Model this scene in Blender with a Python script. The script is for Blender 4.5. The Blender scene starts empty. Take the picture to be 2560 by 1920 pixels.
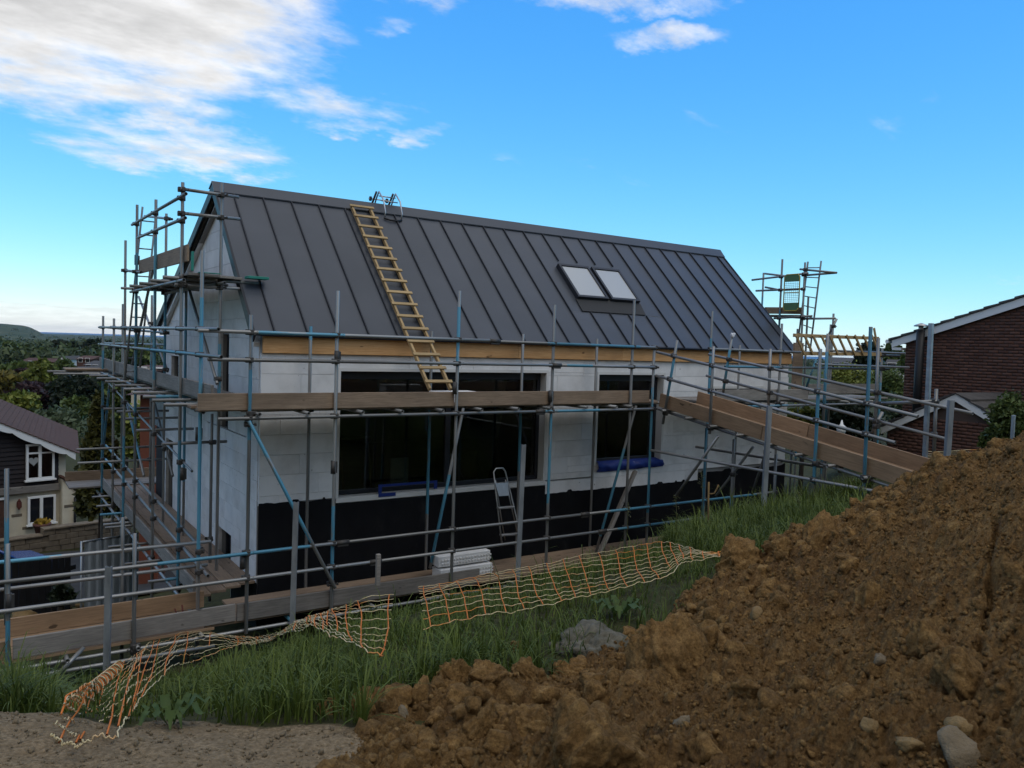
import bpy, math, random
import numpy as np
from mathutils import Matrix, Vector
random.seed(7); RNG = np.random.default_rng(7)
S = bpy.context.scene
COL = S.collection
# ------------------------------------------------------------------ camera
C = np.array([-3.3816, -11.6009, -0.0801]); YAW, PIT, ROL, FPX = 0.5940, -0.0481, 0.0320, 2010.8
fw = np.array([math.sin(YAW)*math.cos(PIT), math.cos(YAW)*math.cos(PIT), math.sin(PIT)])
r0 = np.array([math.cos(YAW), -math.sin(YAW), 0.0]); u0 = np.cross(r0, fw)
cr = r0*math.cos(ROL)+u0*math.sin(ROL); cu = -r0*math.sin(ROL)+u0*math.cos(ROL)
cam = bpy.data.objects.new('camera', bpy.data.cameras.new('camera')); COL.objects.link(cam)
cam.matrix_world = Matrix(((cr[0], cu[0], -fw[0], C[0]), (cr[1], cu[1], -fw[1], C[1]), (cr[2], cu[2], -fw[2], C[2]), (0, 0, 0, 1)))
cam.data.sensor_width = 36; cam.data.lens = FPX/2560*36; cam.data.clip_start = 0.05; cam.data.clip_end = 200000
S.camera = cam
# ------------------------------------------------------------------ world, sun, exposure
SUN_AZ, SUN_EL = math.radians(168), math.radians(60)      # azimuth from +Y towards +X: behind the camera, to the right
W = bpy.data.worlds.new('World'); S.world = W; W.use_nodes = True
nt = W.node_tree; N = nt.nodes; L = nt.links; N.clear()
def nd(t, **k):
    n = N.new(t)
    for a, b in k.items(): setattr(n, a, b)
    return n
def mth(op, a, b=None, c=None, clamp=False):
    n = nd('ShaderNodeMath', operation=op); n.use_clamp = clamp
    for i, v in enumerate((a, b, c)):
        if v is None: continue
        if isinstance(v, (int, float)): n.inputs[i].default_value = v
        else: L.new(v, n.inputs[i])
    return n.outputs[0]
sky = nd('ShaderNodeTexSky', sky_type='NISHITA', sun_disc=False, sun_elevation=SUN_EL, sun_rotation=SUN_AZ, altitude=80, air_density=1.0, dust_density=0.0, ozone_density=2.0)
geo = nd('ShaderNodeTexCoord'); sep = nd('ShaderNodeSeparateXYZ'); L.new(geo.outputs['Generated'], sep.inputs[0])
vx, vy, vz = sep.outputs
az = mth('MULTIPLY', mth('ARCTAN2', vx, vy), 57.29578); el = mth('MULTIPLY', mth('ARCSINE', vz), 57.29578)
# cloud deck: direction projected on a plane overhead, so that streaks flatten towards the horizon
den = mth('ADD', mth('MAXIMUM', vz, 0.0), 0.22)
cmb = nd('ShaderNodeCombineXYZ'); L.new(mth('DIVIDE', vx, den), cmb.inputs[0]); L.new(mth('DIVIDE', vy, den), cmb.inputs[1])
def noise(scale, detail, rough, loc=(0, 0, 0), stretch=(1, 1, 1), rot=0.0, dist=0.0):
    mp = nd('ShaderNodeMapping'); mp.inputs['Location'].default_value = loc; mp.inputs['Scale'].default_value = stretch; mp.inputs['Rotation'].default_value = (0, 0, rot)
    L.new(cmb.outputs[0], mp.inputs[0]); n = nd('ShaderNodeTexNoise'); n.inputs['Scale'].default_value = scale; n.inputs['Detail'].default_value = detail
    n.inputs['Roughness'].default_value = rough; n.inputs['Distortion'].default_value = dist; L.new(mp.outputs[0], n.inputs['Vector']); return n.outputs['Fac']
n1 = noise(2.6, 9, 0.58, (3.1, 0.4, 0), (1.0, 1.7, 1), 0.55, 0.25); n2 = noise(1.5, 3, 0.5, (7.3, 2.2, 0)); n3 = noise(6.5, 8, 0.6, (1.7, 5.2, 0), (1, 1.7, 1), 0.5)
azw = mth('ADD', az, mth('MULTIPLY', mth('SUBTRACT', noise(5.0, 5, .6, (4, 1, 0)), .5), 7)); elw = mth('ADD', el, mth('MULTIPLY', mth('SUBTRACT', noise(6.0, 6, .62, (9, 3, 0)), .5), 4.2))
def blob(a0, e0, sa, se, k):           # soft patch of cover round a bearing (degrees)
    da = mth('DIVIDE', mth('SUBTRACT', azw, a0), sa); de = mth('DIVIDE', mth('SUBTRACT', elw, e0), se)
    g = mth('SUBTRACT', 1.0, mth('ADD', mth('MULTIPLY', da, da), mth('MULTIPLY', de, de)))
    return mth('MULTIPLY', mth('MAXIMUM', g, -1.5), k)
big = mth('MAXIMUM', mth('MAXIMUM', blob(3, 20.5, 20, 8.2, 0.85), blob(10.5, 12.0, 8, 1.8, 0.40)), mth('MAXIMUM', blob(20, 15.6, 6, 1.3, 0.24), blob(23.5, 14.2, 5, .6, 0.2)))
small = mth('MAXIMUM', mth('MAXIMUM', blob(43, 23.2, 9, 1.2, 0.3), blob(44, 20.7, 4.5, .9, 0.3)), mth('MAXIMUM', blob(25, 20.9, 1.1, .8, 0.16), blob(27, 23.2, 3.5, 1.0, .3)))
# overhead and behind the camera a broken grey deck goes on, the shade the whole site stands in
back = mth('MAXIMUM', mth('MULTIPLY', mth('SUBTRACT', -0.05, mth('ADD', mth('MULTIPLY', vx, 0.56), mth('MULTIPLY', vy, 0.83))), 0.7), mth('MULTIPLY', mth('SUBTRACT', vz, .56), 2.0))
cov = mth('MAXIMUM', mth('MAXIMUM', big, small), mth('MAXIMUM', mth('MINIMUM', back, 0.8), -0.50))
dens = mth('ADD', mth('MULTIPLY', mth('ADD', mth('SUBTRACT', n1, 0.5), mth('MULTIPLY', mth('SUBTRACT', noise(9.0, 6, .6, (2, 8, 0), (1, 1.6, 1), .5), .5), .5)), 1.3), cov)
mr = nd('ShaderNodeMapRange', interpolation_type='SMOOTHSTEP'); mr.inputs['From Min'].default_value = -0.06; mr.inputs['From Max'].default_value = 0.62; L.new(dens, mr.inputs['Value'])
# low bank of cloud lying over the sea
low = nd('ShaderNodeMapRange', interpolation_type='SMOOTHSTEP'); low.inputs['From Min'].default_value = 2.1; low.inputs['From Max'].default_value = 1.3
L.new(mth('ADD', el, mth('MULTIPLY', mth('SUBTRACT', n3, .5), 0.9)), low.inputs['Value'])
lw = nd('ShaderNodeMapRange', interpolation_type='SMOOTHSTEP'); lw.inputs['From Min'].default_value = 34; lw.inputs['From Max'].default_value = 12; L.new(az, lw.inputs['Value'])
mask = mth('MAXIMUM', mr.outputs[0], mth('MULTIPLY', mth('MULTIPLY', low.outputs[0], lw.outputs[0]), 0.6))
shade = nd('ShaderNodeMapRange'); shade.inputs['From Min'].default_value = 0.38; shade.inputs['From Max'].default_value = 0.66; shade.inputs['To Min'].default_value = 0.78; shade.inputs['To Max'].default_value = 1.0; L.new(n3, shade.inputs['Value'])
thick = nd('ShaderNodeMapRange'); thick.inputs['From Min'].default_value = 0.42; thick.inputs['From Max'].default_value = 1.2; thick.inputs['To Min'].default_value = 1.0; thick.inputs['To Max'].default_value = 0.6; L.new(dens, thick.inputs['Value'])
CLOUD = 7.6
ccol = nd('ShaderNodeMix', data_type='RGBA', blend_type='MULTIPLY'); ccol.inputs['Factor'].default_value = 1.0; ccol.inputs['A'].default_value = (CLOUD*1.0, CLOUD*1.0, CLOUD*1.005, 1)
cv = mth('MULTIPLY', shade.outputs[0], thick.outputs[0]); L.new(cv, ccol.inputs['B'])
sc_ = nd('ShaderNodeSeparateColor'); L.new(sky.outputs[0], sc_.inputs[0]); skc = nd('ShaderNodeCombineColor')      # the phone's deep blue: a grade per channel
for k, (g_a, g_p) in enumerate(((.74, 1.32), (.98, .79), (1.10, .27))): L.new(mth('MULTIPLY', mth('POWER', mth('MULTIPLY', sc_.outputs[k], .13), g_p), g_a/.13), skc.inputs[k])
mx = nd('ShaderNodeMix', data_type='RGBA'); L.new(mask, mx.inputs['Factor']); L.new(skc.outputs[0], mx.inputs['A']); L.new(ccol.outputs['Result'], mx.inputs['B'])
bg = nd('ShaderNodeBackground'); bg.inputs['Strength'].default_value = 0.13; L.new(mx.outputs['Result'], bg.inputs['Color'])
wo = nd('ShaderNodeOutputWorld'); L.new(bg.outputs[0], wo.inputs['Surface'])
sun = bpy.data.objects.new('sun', bpy.data.lights.new('sun', 'SUN')); COL.objects.link(sun)
sun.data.energy = 0.6; sun.data.angle = math.radians(25); sun.data.color = (1, .96, .9)
sd = Vector((math.sin(SUN_AZ)*math.cos(SUN_EL), math.cos(SUN_AZ)*math.cos(SUN_EL), math.sin(SUN_EL)))
sun.rotation_euler = sd.to_track_quat('Z', 'Y').to_euler(); sun.location = (0, -30, 40)
S.view_settings.view_transform = 'Standard'; S.view_settings.look = 'None'; S.view_settings.exposure = 0.12; S.view_settings.gamma = 1.0; S.view_settings.use_curve_mapping = False
S.render.engine = 'CYCLES'; S.cycles.max_bounces = 6; S.cycles.diffuse_bounces = 3; S.cycles.glossy_bounces = 3; S.cycles.transparent_max_bounces = 10; S.cycles.transmission_bounces = 4; S.cycles.caustics_reflective = False; S.cycles.caustics_refractive = False
# ------------------------------------------------------------------ pixel (2560 x 1920) -> point on a known plane of the place
def ray(x, y): return fw+cr*(x-1280)/FPX-cu*(y-960)/FPX
def aX(x, y, v): d = ray(x, y); return C+d*(v-C[0])/d[0]
def aY(x, y, v): d = ray(x, y); return C+d*(v-C[1])/d[1]
def aZ(x, y, v): d = ray(x, y); return C+d*(v-C[2])/d[2]
def aD(x, y, v): return C+ray(x, y)*v
def azr(px): d = ray(px, 960); return math.atan2(d[0], d[1])
# ------------------------------------------------------------------ materials
def mat(name, col, rough=0.8, metal=0.0, spec=0.3): 
    m = bpy.data.materials.new(name); m.use_nodes = True; b = m.node_tree.nodes['Principled BSDF']
    b.inputs['Base Color'].default_value = (*col, 1); b.inputs['Roughness'].default_value = rough; b.inputs['Metallic'].default_value = metal; b.inputs['Specular IOR Level'].default_value = spec
    return m
class MT:      # small node helper
    def __init__(s, name, rough=0.8, metal=0.0, spec=0.3):
        s.m = mat(name, (.5, .5, .5), rough, metal, spec); s.t = s.m.node_tree; s.b = s.t.nodes['Principled BSDF']; s.tc = s.n('ShaderNodeTexCoord')
    def n(s, t, **k):
        n = s.t.nodes.new(t)
        for a, b in k.items(): setattr(n, a, b)
        return n
    def l(s, a, b): s.t.links.new(a, b)
    def noise(s, scale, detail=4, rough=.55, stretch=(1, 1, 1), coord='Object', rnd=False, dist=0):
        mp = s.n('ShaderNodeMapping'); mp.inputs['Scale'].default_value = stretch; s.l(s.tc.outputs[coord], mp.inputs[0])
        if rnd:
            oi = s.n('ShaderNodeObjectInfo'); mu = s.n('ShaderNodeMath', operation='MULTIPLY'); mu.inputs[1].default_value = 40; s.l(oi.outputs['Random'], mu.inputs[0])
            cb = s.n('ShaderNodeCombineXYZ'); [s.l(mu.outputs[0], cb.inputs[i]) for i in range(3)]; s.l(cb.outputs[0], mp.inputs['Location'])
        n = s.n('ShaderNodeTexNoise'); n.inputs['Scale'].default_value = scale; n.inputs['Detail'].default_value = detail; n.inputs['Roughness'].default_value = rough; n.inputs['Distortion'].default_value = dist
        s.l(mp.outputs[0], n.inputs['Vector']); return n.outputs['Fac']
    def ramp(s, fac, stops):
        r = s.n('ShaderNodeValToRGB'); e = r.color_ramp.elements
        while len(e) < len(stops): e.new(.5)
        for x, (p, c) in zip(e, stops): x.position = p; x.color = (*c, 1) if len(c) == 3 else c
        s.l(fac, r.inputs[0]); return r.outputs[0]
    def mix(s, f, a, b, mode='MIX'):
        m = s.n('ShaderNodeMix', data_type='RGBA', blend_type=mode)
        for k, v in (('Factor', f), ('A', a), ('B', b)):
            if isinstance(v, (int, float)): m.inputs[k].default_value = v
            elif isinstance(v, tuple): m.inputs[k].default_value = (*v, 1)
            else: s.l(v, m.inputs[k])
        return m.outputs['Result']
    def vary(s, col, lo=.8, hi=1.15):    # each object a little different
        oi = s.n('ShaderNodeObjectInfo'); mr = s.n('ShaderNodeMapRange'); mr.inputs['To Min'].default_value = lo; mr.inputs['To Max'].default_value = hi; s.l(oi.outputs['Random'], mr.inputs['Value'])
        return s.mix(1.0, col, mr.outputs[0], 'MULTIPLY')
    def bump(s, h, k=.3, d=.02):
        b = s.n('ShaderNodeBump'); b.inputs['Strength'].default_value = k; b.inputs['Distance'].default_value = d; s.l(h, b.inputs['Height']); s.l(b.outputs[0], s.b.inputs['Normal'])
    def col(s, c): s.l(c, s.b.inputs['Base Color']); return s.m
    def attr(s, name, typ='GEOMETRY'):
        a = s.n('ShaderNodeAttribute', attribute_type=typ, attribute_name=name); return a.outputs['Fac']
M = {}
def wood(name, c1, c2, knots=True, rough=.8, lo=.8, hi=1.15):
    t = MT(name, rough); g = t.noise(3, 6, .65, (1.2, 22, 22), rnd=True, dist=.6); c = t.ramp(g, [(.3, c2), (.62, c1)])
    if knots:
        k = t.noise(5.5, 1, .4, (1, 2.2, 2.2), rnd=True); c = t.mix(t.ramp(k, [(.0, (1, 1, 1)), (.21, (1, 1, 1)), (.26, (0, 0, 0))]), c, tuple(x*.35 for x in c2))
    d = t.noise(1.3, 4, .6, (1, 2, 2), rnd=True); c = t.mix(t.ramp(d, [(.42, (0, 0, 0)), (.72, (.5, .5, .5))]), c, tuple(x*.55 for x in c2)); t.bump(g, .25, .004)
    return t.col(t.vary(c, lo, hi))
M['board'] = wood('weathered_board', (.30, .215, .145), (.18, .125, .085))
M['newboard'] = wood('new_board', (.33, .215, .125), (.22, .14, .08))
M['greyboard'] = wood('grey_board', (.27, .245, .215), (.15, .135, .12))
M['fascia'] = wood('fascia_timber', (.62, .36, .16), (.46, .235, .085), True, .6, .95, 1.05)
M['ladderwood'] = wood('ladder_timber', (.46, .32, .155), (.31, .205, .09), False, .6, .92, 1.08)
def tubemat():
    t = MT('scaffold_tube', .48, .55, .5)
    g = t.noise(9, 5, .6, (1, 1, .15), 'Object', True); galv = t.ramp(g, [(.3, (.13, .128, .12)), (.5, (.24, .24, .232)), (.7, (.36, .36, .355))])
    rust = t.noise(4, 4, .7, (1, 1, .3), 'Object', True); galv = t.mix(t.ramp(rust, [(.6, (0, 0, 0)), (.72, (.7, .7, .7))]), galv, (.10, .07, .05))
    sx = t.n('ShaderNodeSeparateXYZ'); t.l(t.tc.outputs['Generated'], sx.inputs[0])
    wob = t.n('ShaderNodeMath', operation='MULTIPLY_ADD'); wob.inputs[1].default_value = .02; t.l(g, wob.inputs[0]); t.l(sx.outputs[2], wob.inputs[2])
    a = t.n('ShaderNodeMath', operation='GREATER_THAN'); t.l(wob.outputs[0], a.inputs[0]); t.l(t.attr('blue_from', 'OBJECT'), a.inputs[1])
    b = t.n('ShaderNodeMath', operation='LESS_THAN'); t.l(wob.outputs[0], b.inputs[0]); t.l(t.attr('blue_to', 'OBJECT'), b.inputs[1])
    f = t.n('ShaderNodeMath', operation='MULTIPLY'); t.l(a.outputs[0], f.inputs[0]); t.l(b.outputs[0], f.inputs[1])
    chip = t.ramp(t.noise(16, 4, .7, (1, 1, .4), 'Object', True), [(.36, (0, 0, 0)), (.44, (.9, .9, .9))])
    ff = t.n('ShaderNodeMath', operation='MULTIPLY'); t.l(f.outputs[0], ff.inputs[0]); t.l(chip, ff.inputs[1])
    blue = t.ramp(g, [(.35, (.035, .17, .25)), (.65, (.07, .29, .42))])
    mt = t.n('ShaderNodeMath', operation='MULTIPLY_ADD'); mt.inputs[1].default_value = -.5; mt.inputs[2].default_value = .55; t.l(ff.outputs[0], mt.inputs[0]); t.l(mt.outputs[0], t.b.inputs['Metallic'])
    t.bump(g, .2, .003)
    return t.col(t.vary(t.mix(ff.outputs[0], galv, blue), .75, 1.2))
M['tube'] = tubemat()
M['coupler'] = mat('coupler_steel', (.075, .07, .065), .6, .5)
t = MT('galvanised_post', .45, .6, .5); g = t.noise(7, 5, .6, (1, 1, .3), rnd=True); M['galv'] = t.col(t.ramp(g, [(.3, (.21, .23, .25)), (.7, (.42, .45, .48))]))
t = MT('insulation_block', .85); g = t.noise(2.2, 6, .6, rnd=True); c = t.ramp(g, [(.28, (.56, .555, .54)), (.55, (.72, .715, .70)), (.8, (.77, .765, .75))])
st = t.noise(.9, 5, .65, (2.2, 2.2, .55), coord='Object'); c = t.mix(t.ramp(st, [(.6, (0, 0, 0)), (.8, (.35, .35, .35))]), c, (.45, .44, .41)); sp = t.noise(14, 2, .5, rnd=True)
c = t.mix(t.ramp(sp, [(.22, (.8, .8, .8)), (.27, (0, 0, 0))]), c, (.16, .14, .12)); t.bump(t.noise(60, 3), .15, .003); M['block'] = t.col(t.vary(c, .93, 1.04))
M['core'] = mat('joint_filler', (.26, .255, .245), .9)
t = MT('bitumen_coating', .75, 0, .15); g = t.noise(3, 6, .6, (1, 1, .5)); M['bitumen'] = t.col(t.ramp(g, [(.3, (.004, .004, .005)), (.62, (.008, .008, .009)), (.85, (.03, .028, .026))])); t.bump(t.noise(25, 4), .4, .006)
t = MT('roof_steel', .38, .15, .4); g = t.noise(.8, 4, .5, (1, 1, 1), rnd=True); M['steel'] = t.col(t.vary(t.ramp(g, [(.3, (.046, .054, .068)), (.7, (.062, .070, .086))]), .93, 1.07)); t.bump(t.noise(1.3, 2, .5), .12, .012)
M['seam'] = mat('roof_seam', (.018, .021, .028), .45, .15)
M['flash'] = mat('lead_flashing', (.035, .034, .033), .7)
M['frame'] = mat('anthracite_frame', (.022, .024, .03), .4)
M['white'] = mat('white_trim', (.72, .72, .70), .55)
M['reveal'] = mat('window_reveal', (.60, .595, .57), .8)
def glass(name, tint, refl=1.8):
    m = bpy.data.materials.new(name); m.use_nodes = True; n = m.node_tree.nodes; n.clear(); l = m.node_tree.links
    tr = n.new('ShaderNodeBsdfTransparent'); tr.inputs[0].default_value = (*tint, 1); gl = n.new('ShaderNodeBsdfGlossy'); gl.inputs['Roughness'].default_value = .02
    fr = n.new('ShaderNodeFresnel'); fr.inputs[0].default_value = refl; mi = n.new('ShaderNodeMixShader'); o = n.new('ShaderNodeOutputMaterial')
    l.new(fr.outputs[0], mi.inputs[0]); l.new(tr.outputs[0], mi.inputs[1]); l.new(gl.outputs[0], mi.inputs[2]); l.new(mi.outputs[0], o.inputs[0]); return m
M['glass'] = glass('window_glass', (.55, .6, .58)); M['darkglass'] = mat('dark_pane', (.012, .014, .018), .06, 0, .5)
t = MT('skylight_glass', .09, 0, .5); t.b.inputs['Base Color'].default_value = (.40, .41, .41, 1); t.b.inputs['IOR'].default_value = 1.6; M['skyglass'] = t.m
M['alu'] = mat('aluminium', (.42, .42, .42), .4, .8); M['black'] = mat('black_plastic', (.012, .012, .013), .5)
M['bluetape'] = mat('blue_tape', (.012, .03, .17), .5); M['green'] = mat('green_paint', (.03, .22, .17), .6); M['gategreen'] = mat('faded_green_panel', (.10, .19, .10), .7); M['plastic'] = mat('white_plastic_bag', (.62, .63, .66), .35)
M['yellow'] = mat('yellow_paint', (.42, .33, .08), .7); M['rust'] = mat('rusty_bar', (.10, .03, .022), .85); M['red'] = mat('red_marker', (.35, .02, .04), .6)
M['netorange'] = mat('net_orange', (.62, .165, .02), .6); t = MT('net_strand', .6); M['netyellow'] = t.col(t.ramp(t.noise(2.1, 4, .6), [(.38, (.50, .40, .20)), (.52, (.60, .50, .30)), (.62, (.62, .25, .06))]))
def brick(name, c1, c2, s=1.0):
    t = MT(name, .9); g = t.noise(9, 5, .6); a = t.attr('tone'); c = t.ramp(a, [(0, c2), (.5, c1), (1, tuple(x*1.25 for x in c1))]); c = t.mix(.35, c, t.ramp(g, [(.3, c2), (.7, c1)])); t.bump(t.noise(70, 3), .3, .004); return t.col(c)
M['brick'] = brick('red_brick', (.125, .062, .045), (.075, .036, .027)); M['mortar'] = mat('mortar', (.085, .06, .05), .95)
M['brick2'] = brick('orange_brick', (.24, .085, .05), (.15, .05, .03))
def plain(name, c1, c2, scale=3, bmp=.3, rough=.85, stretch=(1, 1, 1)):
    t = MT(name, rough); g = t.noise(scale, 6, .6, stretch); t.bump(t.noise(scale*9, 4), bmp, .01); return t.col(t.vary(t.ramp(g, [(.3, c2), (.7, c1)]), .88, 1.1))
M['render'] = plain('cream_render', (.62, .56, .43), (.52, .465, .355)); M['tile'] = plain('brown_roof_tile', (.105, .05, .034), (.05, .026, .02), 9); M['tilegrey'] = plain('grey_roof_tile', (.085, .08, .078), (.05, .047, .046), 6)
M['cladding'] = plain('dark_weatherboard', (.022, .016, .016), (.012, .009, .010), 5, .4, .7, (.3, 1, 6)); M['stone'] = plain('garden_stone', (.20, .165, .12), (.11, .09, .068), 5, .5)
M['asphalt'] = plain('asphalt', (.055, .055, .056), (.04, .04, .041), 4, .3); M['blackfence'] = plain('black_stained_timber', (.012, .011, .012), (.006, .006, .007), 5); M['whitewall'] = plain('white_render', (.62, .62, .60), (.52, .52, .5))
M['curtain'] = mat('net_curtain', (.30, .31, .30), .9); M['carblue'] = mat('car_paint_blue', (.02, .06, .22), .25, .2, .6); M['carwhite'] = mat('car_roof_white', (.62, .66, .72), .3, 0, .5); M['tyre'] = mat('tyre_rubber', (.015, .015, .015), .8)
M['hoard'] = plain('galvanised_sheet', (.42, .47, .52), (.28, .32, .36), 2, .1, .45, (1, 1, .3))
M['terracotta'] = mat('terracotta', (.13, .06, .05), .85); M['flower'] = mat('yellow_flowers', (.26, .17, .02), .8)
M['concrete'] = plain('rough_concrete', (.20, .18, .13), (.085, .075, .05), 22, 1.0); M['palestone'] = plain('pale_stone', (.22, .17, .105), (.12, .09, .052), 8, .8); M['ochrestone'] = plain('ochre_stone', (.23, .15, .06), (.14, .088, .035), 8, .8)
t = MT('clay_soil', .95, 0, .15); g = t.noise(1.4, 6, .62); g2 = t.noise(11, 6, .68); c = t.ramp(g2, [(.25, (.10, .055, .021)), (.5, (.245, .146, .058)), (.75, (.42, .27, .118))])
c = t.mix(t.ramp(g, [(.38, (0, 0, 0)), (.68, (.75, .75, .75))]), c, (.125, .07, .032), 'MIX'); c = t.mix(1.0, c, t.ramp(t.noise(62, 5, .75), [(.3, (.6, .56, .5)), (.5, (1.25, 1.22, 1.15)), (.7, (1.85, 1.8, 1.65))]), 'MULTIPLY'); t.bump(t.noise(30, 8, .8), 1.0, .07); M['soil'] = t.col(c)
t = MT('clay_crumb', .95, 0, .15); g2 = t.noise(16, 5, .66); a = t.attr('tone'); c = t.ramp(g2, [(.25, (.10, .055, .021)), (.55, (.26, .156, .062)), (.8, (.43, .28, .122))]); c = t.mix(1.0, c, t.ramp(a, [(0, (.8, .8, .8)), (1, (1.15, 1.13, 1.08))]), 'MULTIPLY'); c = t.mix(1.0, c, t.ramp(t.noise(70, 5, .75), [(.3, (.65, .61, .55)), (.5, (1.25, 1.22, 1.15)), (.7, (1.75, 1.7, 1.55))]), 'MULTIPLY'); t.bump(t.noise(38, 8, .8), 1.0, .05); M['crumb'] = t.col(c)
t = MT('ground_cover', .95, 0, .12); gv = t.attr('gravel'); n1_ = t.noise(2.2, 6, .6); n2_ = t.noise(48, 5, .7); n3_ = t.noise(6, 5, .6)
grav = t.ramp(n2_, [(.28, (.085, .062, .035)), (.5, (.205, .15, .088)), (.72, (.35, .265, .165))]); grav = t.mix(t.ramp(n3_, [(.45, (0, 0, 0)), (.7, (.6, .6, .6))]), grav, (.165, .12, .07)); earth = t.ramp(n3_, [(.3, (.035, .032, .016)), (.7, (.06, .062, .022))])
gr = t.n('ShaderNodeMath', operation='ADD'); t.l(gv, gr.inputs[0]); mm = t.n('ShaderNodeMath', operation='MULTIPLY_ADD'); mm.inputs[1].default_value = .5; mm.inputs[2].default_value = -.25; t.l(n3_, mm.inputs[0]); t.l(mm.outputs[0], gr.inputs[1])
fld = t.attr('far'); farc = t.ramp(t.noise(.012, 6, .6), [(.35, (.028, .045, .018)), (.5, (.045, .062, .026)), (.62, (.085, .085, .04)), (.7, (.035, .05, .02))])
c = t.mix(t.ramp(gr.outputs[0], [(.42, (0, 0, 0)), (.58, (1, 1, 1))]), earth, grav); c = t.mix(fld, c, farc); t.bump(n2_, .8, .02); M['ground'] = t.col(c)
def leafm(name, a, b, tr=.25, rough=.6):
    t = MT(name, rough, 0, .25); v = t.attr('tone'); c = t.ramp(v, [(0, a), (1, b)]); t.col(c); t.b.inputs['Subsurface Weight'].default_value = 0
    td = t.n('ShaderNodeBsdfTranslucent'); t.l(c, td.inputs[0]); ms = t.n('ShaderNodeMixShader'); ms.inputs[0].default_value = tr; o = t.t.nodes['Material Output']
    t.l(t.b.outputs[0], ms.inputs[1]); t.l(td.outputs[0], ms.inputs[2]); t.l(ms.outputs[0], o.inputs[0]); return t.m
M['grass'] = leafm('grass_blade', (.03, .05, .008), (.15, .19, .034)); M['dock'] = leafm('dock_leaf', (.03, .058, .014), (.075, .115, .03)); M['stem'] = leafm('seed_stem', (.10, .10, .035), (.18, .17, .07))
for k, a, b in (('leaf_mid', (.032, .052, .015), (.13, .17, .045)), ('leaf_dark', (.008, .014, .007), (.024, .036, .017)), ('leaf_lime', (.06, .085, .013), (.24, .25, .05)), ('leaf_gold', (.055, .05, .01), (.20, .155, .028)), ('leaf_purple', (.022, .013, .015), (.07, .04, .042)), ('leaf_grey', (.048, .068, .034), (.14, .18, .095)), ('leaf_thuja', (.016, .026, .008), (.095, .088, .018))): M[k] = leafm(k, a, b, .2)
M['bark'] = plain('bark', (.085, .066, .05), (.04, .032, .026), 8, .6)
t = MT('sea_water', .6, 0, .2); M['sea'] = t.col(t.ramp(t.noise(.004, 4, .5), [(.3, (.012, .09, .24)), (.7, (.018, .12, .31))]))
M['wood_far'] = leafm('woodland_far', (.022, .038, .015), (.085, .11, .042), .1)
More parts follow.
